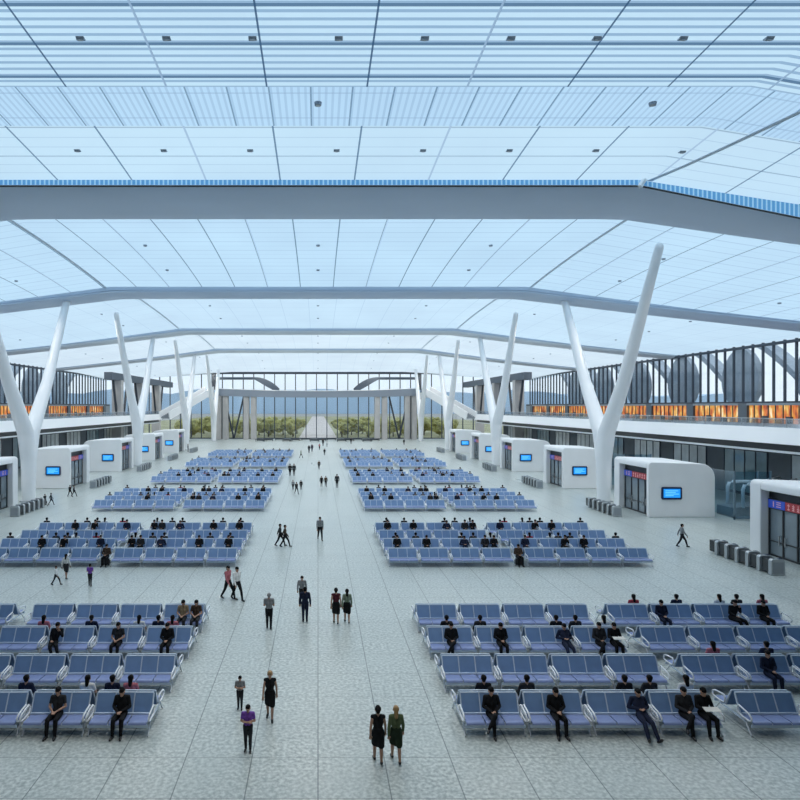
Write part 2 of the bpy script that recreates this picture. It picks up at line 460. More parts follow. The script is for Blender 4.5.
LAMP = bpy.data.lights.new('fill_downlight', 'SPOT'); LAMP.energy = 1350; LAMP.spot_size = math.radians(150); LAMP.spot_blend = .6; LAMP.shadow_soft_size = .25; LAMP.color = (1., .91, .80)  # fill spots added to brighten the floor
LAMP2 = LAMP.copy(); LAMP2.energy = 3900; LAMP2.color = (1., .97, .93); LAMP2.spot_size = math.radians(80)  # stronger added fill for the near aisle floor
def fill_downlight(x, y, z):
    o = bpy.data.objects.new('fill_downlight', LAMP2 if y < 35 and x == 0 else LAMP); o.location = (x, y, z); COL.objects.link(o)
LAMPY = [(0, (10., 20., 32.)), (1, (52., 62., 71.)), (2, (88., 99., 110.)), (3, (130., 141., 152.)), (4, (170., 181., 192., 201.))]
rown_ = ['first', 'second', 'third', 'fourth', 'fifth', 'sixth', 'seventh', 'eighth', 'ninth', 'tenth', 'eleventh', 'twelfth', 'thirteenth', 'fourteenth', 'fifteenth', 'sixteenth']
nrow = 0
for bi_, ys_ in LAMPY:
    for yy in ys_:
        for k, x in enumerate((-52, -34, -17, 0, 17, 34, 52)):
            if yy < 30 and x != 0: continue
            z = bay_z(bi_, x, yy)-.02; fill_downlight(x, yy, z-.24)
            if not 0 < VX+F*x/yy < 800: continue
            r = bpy.data.objects.new('added_downlight', None); r.location = (x, yy, z); COL.objects.link(r)  # fitting added to go with each fill lamp
            tag(r, f'added round downlight in the ceiling, {rown_[k]} across, {rown_[nrow]} row from the viewer', 'fill_downlight', 'added ceiling downlights')
            for nm, me in (('housing', DL[0]), ('lens', DL[1])):
                c = bpy.data.objects.new(nm, me); c.parent = r; COL.objects.link(c)
        nrow += 1

# ------------------------------------------------------------------ remesh helper for fused bodies
def fuse(mb, voxel, ratio=None, smooth=2, name='fused'):
    me = mb.mesh(name, []); o = bpy.data.objects.new(name, me); COL.objects.link(o)
    m = o.modifiers.new('r', 'REMESH'); m.mode = 'VOXEL'; m.voxel_size = voxel
    if smooth:
        s = o.modifiers.new('s', 'SMOOTH'); s.factor = .5; s.iterations = smooth
    if ratio:
        d = o.modifiers.new('d', 'DECIMATE'); d.ratio = ratio
    dg = bpy.context.evaluated_depsgraph_get(); dg.update()
    out = bpy.data.meshes.new_from_object(o.evaluated_get(dg)); out.name = name
    bpy.data.objects.remove(o); bpy.data.meshes.remove(me)
    out.materials.clear()
    out.polygons.foreach_set('use_smooth', [True]*len(out.polygons))
    return out

# ------------------------------------------------------------------ forked columns
mb = MB()
mb.capsule((0, 0, .2), .70, (0, 0, 4.5), .82, 20).capsule((0, 0, 4.5), .82, (0, -.75, 7.6), .86, 20).capsule((0, 0, 4.5), .82, (0, .75, 7.6), .86, 20)
for s_ in (-1, 1):
    mb.capsule((0, s_*.75, 7.6), .86, (0, s_*4.6, 13.0), .66, 20).capsule((0, s_*4.6, 13.0), .66, (-.1, s_*11.4, 24.9), .40, 20)
trunk = fuse(mb, .13, .35, 5, 'forked_shaft'); trunk.materials.append(M_white2)
cuff = MB().tube([(0, 0, 0), (0, 0, .12)], [.95, .9], 24).mesh('base_cuff', M_steel)
ordn = ['first', 'second', 'third', 'fourth', 'fifth', 'sixth', 'seventh', 'eighth', 'ninth', 'tenth', 'eleventh', 'twelfth', 'thirteenth']
COLY = [68.8, 110.4, 151.2, 191.0]
for sgn, sd in ((-1, 'left'), (1, 'right')):
    for k, y in enumerate(COLY):
        r = empty('forked_column', (sgn*31.4 - .2, y, 0), 0, f'white V-forked roof column, {ordn[k]} along the {sd}-side wall of kiosks', 'column', 'forked roof columns')
        for nm, me in (('shaft', trunk), ('base_cuff', cuff)):
            c = bpy.data.objects.new(nm, me); c.parent = r; COL.objects.link(c)

# ------------------------------------------------------------------ side walls: windows, shops, mezzanine, lower facade
XW, XB, XL = 68.0, 42.0, 50.0
def top_at(y):
    for i, (a, b_) in enumerate(BAYS):
        if a <= y <= b_: return bay_z(i, XW, y)-.05
    return EDGE - .1
for sgn, sd, wn in ((1, 'right', 'window_1'), (-1, 'left', 'window_2')):
    root = bpy.data.objects.new(wn, None); COL.objects.link(root); tag(root, kind='structure')
    x = sgn*XW
    b = MB(); b.box(x-.02, x+.02, 20, FAR, 10.9, 19.9); g = b.build('glazing', M_clear, root)
    y = 22.0
    while y < FAR-1:
        b = MB(); b.box(x-.16, x+.16, y-.12, y+.12, 10.9, top_at(y)); b.build('mullion', M_mull, root); y += 2.25
    b = MB(); b.box(x-.25, x+.25, 20, FAR, 10.6, 11.15); b.box(x-.25, x+.25, 20, FAR, 19.55, 19.95); b.build('rail', M_mull, root)
    # wall behind and below the windows
    b = MB(); b.box(x-.3, x+.3, 20, FAR, 7.6, 10.6); tag(b.build('wall_'+sd, M_grey2), kind='structure')
    # blank side wall near the viewer, outside the frame
    b = MB(); b.box(x-.3, x+.3, -10, 20, 0, 26); tag(b.build('wall_'+sd, M_grey2), kind='structure')
    # lower concourse facade
    b = MB(); b.box(min(sgn*XL, sgn*(XL+.4)), max(sgn*XL, sgn*(XL+.4)), 20, 170, 0, 7.0); tag(b.build('wall_'+sd, M_grey), kind='structure')
    ys = [26+11*k for k in range(13)]
    for k, y in enumerate(ys):
        r = empty('lower_window', (sgn*(XL-.02), y, 0), 0, f'pale lit glass bay, {ordn[k]} along the {sd}-side wall under the mezzanine', 'window', 'glass bays under the mezzanine')
        b = MB(); b.box(-.05, .05, 0, 7.4, .3, 5.3)
        o = b.build('pane', mat('pane_pale', (.78, .82, .84), .12, spec=.8, var=.2, scale=.4) if k % 3 != 1 else mat('pane_teal', (.24, .36, .40), .1, spec=.8, var=.2, scale=.4), r)
        b = MB()
        for q in range(5): b.box(-.12, .12, q*1.85-.05, q*1.85+.05, .3, 5.3)
        b.box(-.12, .12, 0, 7.4, 5.2, 5.4); b.box(-.12, .12, 0, 7.4, .2, .35)
        b.build('frame', M_mull, r)
    # mezzanine balcony
    yA, yE = 24.0, 168.0
    r = empty('mezzanine_balcony', (sgn*XB, yA, 0), 0, f'long white mezzanine balcony with glass balustrade running along the {sd} side', 'balcony', 'mezzanine balconies')
    L = yE-yA
    def bx(x0, x1, y0, y1, z0, z1):
        return (min(sgn*x0, sgn*x1), max(sgn*x0, sgn*x1), y0, y1, z0, z1)
    b = MB(); b.box(min(sgn*(XB+.3), sgn*68), max(sgn*(XB+.3), sgn*68), yA, yE, 7.0, 7.9); tag(b.build('floor', M_grey2), kind='structure')
    b = MB(); 
    pr = [(-.3, 6.95), (.22, 6.9), (.3, 7.0), (.5, 8.3), (.45, 8.42), (.3, 8.40)]  # face leaned back so it catches more ceiling light
    b.prism([(sgn*p, z) for p, z in pr], 'y', 0, L); b.build('fascia', M_fascia, r)
    b = MB()
    k = 0
    while k*3.0 < L: k += 1
    b = MB(); b.box(*bx(.45, .85, 0, L, 6.25, 6.98)); o = b.build('shade_strip', M_black, r); o['label'] = 'black band painting shade under the fascia'  # black box in place of the shade below the fascia
    b = MB(); b.box(*bx(.25, .5, 0, L, 6.1, 6.3)); b.build('light_trim', M_white2, r)
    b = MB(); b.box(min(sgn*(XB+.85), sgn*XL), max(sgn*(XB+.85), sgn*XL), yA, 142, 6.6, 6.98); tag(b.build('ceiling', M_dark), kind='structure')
    b = MB(); b.box(*bx(.36, .39, 0, L, 8.36, 9.2)); b.build('balustrade_glass', glass_mat('balustrade_glazing', (.86, .92, .97), .25), r)
    b = MB(); b.tube([(sgn*.375, 0, 9.22), (sgn*.375, L, 9.22)], .035, 8); b.build('handrail', M_steel, r)
    for k in range(48):
        b = MB(); b.box(*bx(.345, .405, k*3-.02, k*3+.02, 8.36, 9.2)); b.build('baluster_post', M_steel, r)
    # warm lit shops
    y = 30.0; k = 0
    while y < 196:
        if sgn > 0 and y+12 < 78 or sgn < 0 and y+12 < 112: y += 14; continue
        r = empty('shopfront', (sgn*(XW-1.2), y, 7.9), 0, f'orange lit shopfront, {ordn[k]} in the row on the {sd}-side mezzanine', 'shop', 'mezzanine shops')
        b = MB(); b.box(*bx(.3, .5, 0, 12, 0, 2.75)); o = b.build('lit_interior', M_shop, r); o['label'] = 'glowing orange interior'
        for q in range(9):
            b = MB(); b.box(*bx(-.05, .1, q*1.5-.05, q*1.5+.05, 0, 2.7)); b.build('mullion', M_dark, r)
        b = MB(); b.box(*bx(-.15, .6, .0, 12.0, 2.65, 3.0)); b.build('header', M_grey2, r)
        b = MB(); b.box(*bx(-.15, .6, 12, 14, 0, 2.95)); b.build('pier', M_grey, r)
        for q in range(5):
            cx = 1.2+q*2.3+R.uniform(-.5, .5)
            b = MB(); b.box(*bx(-.02, .28, cx-.5, cx+.5, 0, R.uniform(.6, 1.1))); b.build('display_counter', M_dark if q % 2 else mat('counter_amber', (.5, .22, .05), .4), r)
        y += 14; k += 1

# exterior leaf-shaped lattice outside the side windows
for sgn, sd in ((1, 'right'), (-1, 'left')):
    for k in range(6):
        yc = 96+18.4*k
        r = empty('leaf_lattice', (sgn*77, yc, 0), 0, f'grey leaf-shaped screen outside the {sd}-side windows, {ordn[k]} of its row', 'screen', 'leaf screens outside the windows')
        b = MB(); prof = []
        for q in range(28):
            a = 2*PI*q/28; prof.append((5.0*math.cos(a)*(1-.12*math.sin(a)), 15.6+5.3*math.sin(a)))
        b.prism(prof, 'x', -.5, .5); b.build('leaf_panel', M_lattice, r)
        b = MB(); b.box(-.6, .6, -.3, .3, -.2, 11); b.build('mast', M_dark, r)
        r = empty('diagonal_strut', (sgn*79.5, yc+9.2, 0), 0, f'curved dark diagonal strut outside the {sd}-side windows, {ordn[k]} of its row', 'strut', 'diagonal struts outside the windows')
        b = MB(); pts = []
        for q in range(13):
            t = q/12; pts.append((0, 10.5-19*t**.85, 22.5-13.5*t**1.25))
        for p, q in zip(pts, pts[1:]): b.bar(p, q, 1.0, 2.4, up=(1, 0, 0))
        b.build('arched_bar', M_lattice, r)
        b = MB(); b.box(-.5, .5, -10.5, -8.5, -.2, 9.5); b.build('mast', M_dark, r)

# ------------------------------------------------------------------ far end wall
root = bpy.data.objects.new('window_3', None); COL.objects.link(root); tag(root, kind='structure')
b = MB(); b.box(-XW, XW, FAR+.1, FAR+.14, 0, 21.6); b.build('glazing', M_clear, root)
k = -20
while k*3.4 <= XW:
    if abs(k*3.4) < XW:
        x = k*3.4-.5; b = MB(); b.box(x-.14, x+.14, FAR-.25, FAR+.1, 0, bay_z(4, x, FAR)-.05); b.build('mullion', M_mull, root)
    k += 1
b = MB(); b.box(-45, 45, FAR-.3, FAR+.3, 21.0, 21.7); b.box(-XW, XW, FAR-.2, FAR+.2, 0, .3); b.build('rail', M_mull, root)

r = empty('footbridge', (-.5, FAR-4, 0), 0, 'grey footbridge spanning the far glass wall of the hall', 'footbridge')
b = MB(); V = []; n = 24; fs = []
for i in range(n+1):
    x = -32+64*i/n; c = .9*((x/34)**2)
    z0, z1 = 13.35+c*.7, 15.3+c
    V += [(x, -1.5, z0), (x, 1.5, z0), (x, 1.5, z1), (x, -1.5, z1)]
for i in range(n):
    for q in range(4): fs.append((i*4+q, i*4+(q+1) % 4, i*4+4+(q+1) % 4, i*4+4+q))
b.add(V, fs+[(0,1,2,3), (n*4, n*4+1, n*4+2, n*4+3)]); b.build('girder', M_bridge, r)
b = MB(); V = []
pts = [(-32+64*i/n, -1.52, 15.42+.9*((-32+64*i/n)/34)**2) for i in range(n+1)]
b.tube(pts, .12, 6); b.build('handrail', M_white2, r)
for x0 in (-22.3, -20.0, -31.1, -28.9, 19.4, 21.7, 28.9, 31.1):
    b = MB(); b.prism([(x0-.85, -1.1), (x0+.6, -1.1), (x0+.85, -.85), (x0+.85, 1.1), (x0-.85, 1.1)], 'z', 0, 13.9); b.build('pier', M_beige, r)
for sgn in (-1, 1):
    b = MB(); xc = sgn*26.3
    b.bar((xc, 0, .2), (xc-3.1, 0, 13.6), .5, .5).bar((xc, 0, .2), (xc+3.1, 0, 13.6), .5, .5); b.build('v_strut', M_dark, r)
for sgn, sd in ((-1, 'left'), (1, 'right')):
    r = empty('curved_canopy', (-.5, FAR-1.6, 0), 0, f'dark canopy bar ending in a downward curve, {sd} end above the footbridge', 'canopy', 'curved canopies over the footbridge')
    b = MB(); top = []; bot = []
    for i in range(17):
        t = i/16
        if t < .5: x = 33-13*t*2; zt, th = 19.9, .75
        else:
            u = (t-.5)*2; x = 20-8.0*u; zt = 19.9-3.6*u**2.2; th = .75+1.6*math.sin(u*PI*.8)
        top.append((sgn*x, zt)); bot.append((sgn*x, zt-th))
    b.prism(top+bot[::-1], 'y', -.8, .8); b.build('bar', M_canopy, r)
    b = MB(); b.box(sgn*33-.5, sgn*33+.5, -.5, .5, 15.8, 21.3); b.build('post', M_dark, r)
    # gallery girder running along the hall end, with V struts
    r = empty('gallery_girder', (sgn*48, 132, 0), 0, f'dark raised girder on V struts, {sd}-side far end of the hall', 'girder', 'far gallery girders')
    b = MB(); b.box(-.9, .9, 12, 72.5, 16.6, 18.3); b.build('beam', M_canopy, r)
    for q in range(3):
        b = MB(); yq = 21+18*q; b.bar((0, yq, .1), (0, yq-5.5, 16.8), .45).bar((0, yq, .1), (0, yq+5.5, 16.8), .45); b.build('v_strut', M_dark, r)
    for q in range(3):
        b = MB(); b.box(-1.1, 1.1, 18+18*q, 20+18*q, 0, 16.7); b.build('pier', M_beige, r)
    # white stair ramp from mezzanine to footbridge
    r = empty('stair_ramp', (0, 0, 0), 0, f'white sloping stair flight from the {sd}-side mezzanine up to the footbridge', 'stair', 'stair flights to the footbridge')
    A, B = Vector((sgn*41.0, 168, 7.6)), Vector((sgn*34.3, 199.5, 15.4))
    for dx, nm in ((-1.3, 'side_panel'), (1.3, 'side_panel')):
        b = MB(); b.bar(A+Vector((dx, 0, .3)), B+Vector((dx, 0, .3)), .25, 2.2); b.build(nm, M_fascia, r)
    b = MB()
    for q in range(32):
        p = A.lerp(B, (q+.5)/32); b.box(p.x-1.2, p.x+1.2, p.y-.5, p.y+.5, p.z-.5, p.z-.15)
    b.build('treads', M_grey2, r)
    b = MB(); b.box(min(sgn*32.8, sgn*35.6), max(sgn*32.8, sgn*35.6), 198.5, 203, 13.3, 14.9); b.build('landing', M_fascia, r)

# trees outside the far wall
def crown(mb, cx, cy, cz, rr, seed):
    rg = random.Random(seed)
    for _ in range(26):
        a = rg.uniform(0, 2*PI); q = rg.uniform(0, 1)**.5; u = rg.uniform(-.8, 1)
        p = (cx+rr*q*math.cos(a), cy+rr*q*math.sin(a), cz+rr*.62*u*(1.1-q*.6)); s_ = rr*rg.uniform(.2, .36)
        bm = bmesh.new(); bmesh.ops.create_icosphere(bm, subdivisions=2, radius=s_)
        for v in bm.verts: v.co *= rg.uniform(.72, 1.22)
        off = len(mb.v); mb.v += [tuple(v.co+Vector(p)) for v in bm.verts]
        for f in bm.faces: mb.f.append([v.index+off for v in f.verts]); mb.mi.append(0)
        bm.free()
tp = []
for i, sgn in enumerate((-1, 1)):
    for k in range(15):
        tp.append((sgn, k, sgn*(8.6+(k % 5)*9.0+(k//5 % 2)*4.2+R.uniform(-.3, .3)), 222+13*(k//5)+R.uniform(-1, 1)))
tmesh = []
for q in range(3):
    mb = MB(); crown(mb, 0, 0, 3.4, 3.9, 50+q); tmesh.append((mb.mesh('crown', M_leaf), MB().tube([(0,0,-.3), (.1,0,1.6), (0,.1,3.8)], [.3, .22, .12], 8).mesh('trunk', M_bark)))
for sgn, k, x, y in tp:
    r = empty('park_tree', (x, y, -.2), R.uniform(0, 6), f'olive tree outside the far glass, {"left" if sgn < 0 else "right"} of the path, {ordn[k % 5]} out in {["first", "second", "third"][k//5]} row', 'tree', 'park trees beyond the far wall')
    s_ = R.uniform(.92, 1.05); r.scale = (s_, s_, s_)
    for nm, me in zip(('crown', 'trunk'), tmesh[k % 3]):
        c = bpy.data.objects.new(nm, me); c.parent = r; COL.objects.link(c)

# ------------------------------------------------------------------ boarding gate kiosks
KD = [38.2+20.65*k for k in range(6)]
def arc(cx, cz, r, a0, a1, n=6):
    return [(cx+r*math.cos(a0+(a1-a0)*i/n), cz+r*math.sin(a0+(a1-a0)*i/n)) for i in range(n+1)]
def make_kiosk(sgn):
    """local origin: near hall-side floor corner; the shell runs back along +y, away from the hall along sgn*x"""
    r = bpy.data.objects.new('gate_kiosk', None); COL.objects.link(r)
    W, H, L = 6.2, 5.15, 6.9
    outer = [(W, 0)] + arc(W-1.3, H-1.3-.15, 1.3, 0, PI/2) + arc(.35, H-.35, .35, PI/2, PI) + [(0, 0)]
    t = .38
    b = MB()
    P = lambda pr: [(sgn*x, z) for x, z in pr]
    b.prism(P(outer), 'y', 0, .45)                       # wall facing the viewer
    b.prism(P([(W, 0)] + outer[1:-2] + [(0, H-.55), (.0, H-.62), (.5, H-.62), (.6, H-.5), (W-1.6, H-.62), (W-.5, H-1.7), (W-.4, 0)]), 'y', .45, L-1.1)   # roof and back
    b.prism(P(outer), 'y', L-1.1, L)                     # far jamb
    o = b.build('shell', M_white, r, smooth=True, sharp=32)
    m_ = o.modifiers.new('bev', 'BEVEL'); m_.width = .12; m_.segments = 3; m_.limit_method = 'ANGLE'; m_.angle_limit = math.radians(50)
    # black portal
    b = MB()
    def bx(x0, x1, y0, y1, z0, z1): b.box(min(sgn*x0, sgn*x1), max(sgn*x0, sgn*x1), y0, y1, z0, z1)
    bx(.62, .8, .45, L-1.1, 3.25, 4.55)
    for q in range(5): bx(.55, .75, .45+(L-1.55-.12)*q/4, .45+(L-1.55-.12)*q/4+.12, 0, 3.3)
    bx(.55, .75, .45, L-1.1, 0, .12); bx(.55, .72, .45, L-1.1, 1.0, 1.08)
    fr = b.build('door_frame', M_black, r)
    for q in range(4):
        b = MB(); ya = .55+(L-1.67)*q/4
        bx(.62, .66, ya+.05, ya+(L-1.67)/4-.03, .12, 3.25); g = b.build('door_glass', M_dglass, r)
        b = MB(); hy = ya+.25 if q % 2 else ya+(L-1.67)/4-.3
        bx(.5, .55, hy, hy+.05, .85, 1.5); bx(.5, .62, hy, hy+.05, .85, .9); bx(.5, .62, hy, hy+.05, 1.45, 1.5); b.build('door_handle', M_steel, g)
    b = MB(); bx(.50, .62, .5, L-1.15, 3.28, 3.95); s = b.build('sign_panel', M_black, r)
    b = MB(); bx(.47, .5, L-2.75, L-1.2, 3.33, 3.9); q_ = b.build('number_block', M_signblue, s); q_['label'] = 'blue gate number block'
    b = MB(); bx(.47, .5, .55, L-2.8, 3.33, 3.9); q_ = b.build('text_strip', M_signred, s); q_['label'] = 'red lit text strip'
    b = MB(); rg = random.Random(3)
    y = .75
    while y < L-3.1:
        for z in (3.42, 3.55, 3.68):
            if rg.random() < .75: bx(.455, .475, y, y+.2, z, z+.06)
        bx(.455, .475, y+.08, y+.12, 3.40, 3.82); y += .42
    for z in (3.45, 3.6, 3.74): bx(.455, .475, L-2.4, L-2.0, z, z+.05)
    bx(.455, .475, L-1.75, L-1.68, 3.43, 3.8)
    b.build('glyphs', M_signtxt, s)
    # wall screen facing the viewer
    b = MB(); b.prism([(sgn*2.1+x*.95, 2.25+z*.58) for x, z in ((-1, -.8), (-.9, -1), (.9, -1), (1, -.8), (1, .8), (.9, 1), (-.9, 1), (-1, .8))], 'y', -.12, .02)
    s = b.build('wall_screen', M_scrf, r); s['label'] = 'blue wall screen in a dark frame'
    b = MB(); cx = sgn*2.1; b.box(cx-.78, cx+.78, -.135, -.11, 1.85, 2.66); d = b.build('display', M_scr, s)
    b = MB()
    for z, w_ in ((2.45, .62), (2.3, .5), (2.15, .66), (2.0, .4)): b.box(cx-.62, cx-.62+2*w_*.95, -.145, -.13, z, z+.07)
    b.build('display_rows', M_scrrow, s)
    return r
for sgn, sd in ((1, 'right'), (-1, 'left')):
    get = proto(make_kiosk(sgn))
    for k, y in enumerate(KD):
        if sgn < 0 and k == 0: continue
        r = get(); r.location = (sgn*31.1-.2, y, 0)
        kk = k if sgn > 0 else k-1
        tag(r, f'rounded white gate kiosk with blue screen, {ordn[kk]} in the {sd}-side row', 'kiosk', 'gate kiosks')

# ticket gates in front of the kiosks
def make_gate():
    r = bpy.data.objects.new('ticket_gate', None); COL.objects.link(r)
    b = MB(); b.prism([(-.42, 0), (.42, 0), (.42, .84), (.32, 1.0), (-.32, 1.0), (-.42, .90)], 'y', -.15, .15); o = b.build('cabinet', M_steel, r)
    m_ = o.modifiers.new('bev', 'BEVEL'); m_.width = .03; m_.segments = 2
    b = MB(); b.box(-.32, .32, -.165, -.14, .12, .82); b.build('side_panel', M_grey2, r)
    b = MB(); b.box(-.3, .3, .15, .88, .12, .90); b.build('flap', mat('flap_black', (.03, .035, .04), .25), r)
    b = MB(); b.box(.08, .28, -.1, .1, .99, 1.012); b.build('card_reader', M_scrf, r)
    return r
get = proto(make_gate()); gn = ['nearest', 'second', 'third', 'fourth', 'fifth', 'last']
for sgn, sd in ((1, 'right'), (-1, 'left')):
    for k, y in enumerate(KD):
        if sgn < 0 and k == 0: continue
        for q in range(6):
            r = get(); r.location = (sgn*28.3-.2, y+.4+q*1.05, 0); r.rotation_euler = (0, 0, 0 if sgn > 0 else 0)
            kk = k if sgn > 0 else k-1
            tag(r, f'steel ticket gate before the {ordn[kk]} {sd}-side kiosk, {gn[q]} of six', 'ticket gate', f'ticket gates by the {ordn[kk]} {sd}-side kiosk')

# glass escalator enclosures behind the first kiosks
for k, y in enumerate((57.5, 78.2)):
    r = empty('escalator', (39.6, y, 0), 0, f'escalator landing in blue glass with white tube rails, beside the {ordn[k+1]} right-side kiosk', 'escalator', 'glass escalator landings')
    b = MB(); b.box(-1.6, 1.7, -.04, 0, .25, 4.4); b.box(-1.6, -1.56, 0, 6, .25, 4.4); b.build('glass_enclosure', M_blueglass, r)
    b = MB()
    for x in (-1.6, .55, 1.7): b.box(x-.06, x+.06, -.08, .06, 0, 4.45)
    b.box(-1.66, 1.76, -.08, .06, .1, .3); b.build('enclosure_frame', mat('frame_blue_grey', (.16, .24, .30), .4), r)
    b = MB(); b.tube([(.0, 1.2, .9), (0, 1.2, 2.6), (.15, 1.2, 3.0), (.5, 1.2, 3.1), (3.4, 1.2, 3.1), (5.0, 1.2, 3.5)], .16, 10); b.build('handrail', M_white2, r, smooth=True)
    b = MB(); b.tube([(.0, 3.4, .9), (0, 3.4, 2.6), (.15, 3.4, 3.0), (.5, 3.4, 3.1), (3.4, 3.4, 3.1), (5.0, 3.4, 3.5)], .16, 10); b.build('handrail', M_white2, r, smooth=True)
    b = MB(); b.prism([(-1.0, 0), (3.2, 0), (5.0, 1.4), (5, 2.4), (2.8, 1.2), (-1.0, .9)], 'y', 1.1, 3.5); b.build('step_body', M_grey2, r)

# ------------------------------------------------------------------ waiting benches
SW, PITCH = .61, 2.05
SEATP = [(-.97, .385), (-.955, .43), (-.91, .458), (-.75, .452), (-.55, .438), (-.37, .432), (-.37, .395), (-.55, .40), (-.75, .413), (-.90, .418), (-.925, .395), (-.94, .37)]
BACKP = [(-.37, .46), (-.32, .56), (-.245, .72), (-.165, .88), (-.095, 1.0), (-.06, 1.005), (-.10, .92), (-.20, .72), (-.28, .54), (-.325, .44)]
def flip(p, d): return [(y*d, z) for y, z in p]
seat_me = {}; back_me = {}
for d in (1, -1):
    for j in range(3):
        xa = (j-1.5)*SW+.022; xb = xa+SW-.044
        seat_me[d, j] = MB().prism(flip(SEATP, d), 'x', xa, xb).mesh('seat', M_blueseat, True)
        back_me[d, j] = MB().prism(flip(BACKP, d), 'x', xa, xb).mesh('backrest', M_blueback, True)
        for m_ in (seat_me[d, j], back_me[d, j]):
            try: m_.set_sharp_from_angle(angle=math.radians(40))
            except Exception: pass
def arm_mb(x, d, mb=None):
    mb = mb or MB()
    mb.tube([(x, -.34*d, .50), (x, -.30*d, .66), (x, -.38*d, .74), (x, -.84*d, .68), (x, -.98*d, .60), (x, -.96*d, .50), (x, -.86*d, .46), (x, -.5*d, .46)], .028, 6, closed=True)
    return mb
def leg_mb(x, d, mb=None):
    mb = mb or MB()
    mb.tube([(x, -.50*d, .44), (x, -.62*d, .38), (x, -.88*d, .06), (x, -.95*d, .02)], [.026, .026, .022, .03], 6)
    return mb
def beam_mb(mb=None):
    mb = mb or MB()
    for d in (1, -1):
        mb.box(-.96, .96, min(-.66*d, -.58*d), max(-.66*d, -.58*d), .33, .40)
        mb.box(-.95, .95, min(-.935*d, -.90*d), max(-.935*d, -.90*d), .28, .37)
    for x in (-.94, .94): mb.box(x-.02, x+.02, -.66, .66, .34, .39)
    return mb
def trim_mb(d, mb=None):
    mb = mb or MB()
    for k in range(4):
        x = (k-1.5)*SW
        mb.bar((x, -.365*d, .45), (x, -.085*d, .995), .036, .05, up=(0, 1, 0))
    mb.box(-1.5*SW, 1.5*SW, min(-.41*d, -.345*d), max(-.41*d, -.345*d), .43, .49)
    mb.box(-1.5*SW, 1.5*SW, min(-.10*d, -.05*d), max(-.10*d, -.05*d), .995, 1.02)  # pale bar put in to paint the highlight along the top edge
    return mb
def make_bench():
    r = bpy.data.objects.new('waiting_bench', None); COL.objects.link(r)
    def ob(nm, me):
        o = bpy.data.objects.new(nm, me); o.parent = r; COL.objects.link(o)
    for d in (1, -1):
        for j in range(3): ob('seat', seat_me[d, j]); ob('backrest', back_me[d, j])
        ob('back_frame', trim_mb(d).mesh('back_frame', M_rail))
        for x in (-.975, .975): ob('armrest', arm_mb(x, d).mesh('armrest', M_arm, True)); ob('leg', leg_mb(x*.96, d).mesh('leg', M_legm, True))
    ob('beam', beam_mb().mesh('beam', M_rail))
    return r
def add_bench_simple(b, ox, oy):
    n0 = len(b.v)
    b.cur = 0
    for d in (1, -1):
        for j in range(3):
            xa = (j-1.5)*SW+.022; xb = xa+SW-.044
            b.cur = 0; b.prism(flip([SEATP[0], SEATP[2], SEATP[5], SEATP[6], SEATP[9]], d), 'x', xa, xb)
            b.cur = 1; b.prism(flip([BACKP[0], BACKP[4], BACKP[5], BACKP[9]], d), 'x', xa, xb)
        b.cur = 2; trim_mb(d, b); b.cur = 3
        for x in (-.975, .975): arm_mb(x, d, b); leg_mb(x*.96, d, b)
    b.cur = 2; beam_mb(b); b.cur = 0
    for i in range(n0, len(b.v)):
        x, y, z = b.v[i]; b.v[i] = (x+ox, y+oy, z)
BM4 = [M_blueseat, M_blueback, M_rail, M_arm]
sb = MB(); add_bench_simple(sb, 0, 0); simple_bench = bpy.data.objects.new('waiting_bench', sb.mesh('waiting_bench', BM4)); COL.objects.link(simple_bench)
get_full = proto(make_bench()); get_simple = proto(simple_bench)
BLOCK_Y = [20.6, 41.5, 63.0, 84.6, 106.5, 128.0]; ROWP = 3.03
CX = -.36
def bench_x(side, i):
    """centre of bench i (0..7) counted from the aisle"""
    a = 4.98 + .915 + PITCH*i + (.75 if i >= 4 else 0)
    return CX + side*a
def in_frame(x, y, m=1.5):
    px = VX + F*x/y; return -m*F/y < px < 800+m*F/y
blk = ['front', 'second', 'third', 'fourth', 'fifth', 'sixth']; rown = ['front', 'second', 'third', 'back']
farb = MB(); nb = 0
for bi, by in enumerate(BLOCK_Y):
    for side, sd in ((1, 'right'), (-1, 'left')):
        for r_ in range(4):
            y = by + r_*ROWP
            for i in range(8):
                x = bench_x(side, i)
                if not in_frame(x, y-1): continue
                if bi == 5: add_bench_simple(farb, x, y); continue
                o = get_full() if bi < 2 else get_simple()
                o.location = (x, y, 0); nb += 1
                tag(o, f'blue back-to-back waiting bench, {sd}-side {blk[bi]} block, {rown[r_]} row, {ordn[i]} bench from aisle', 'bench', 'blue waiting benches')
tag(farb.build('waiting_bench', BM4), 'small distant blue waiting benches in the last block before the far wall', 'bench', kind='stuff')
print('benches', nb)

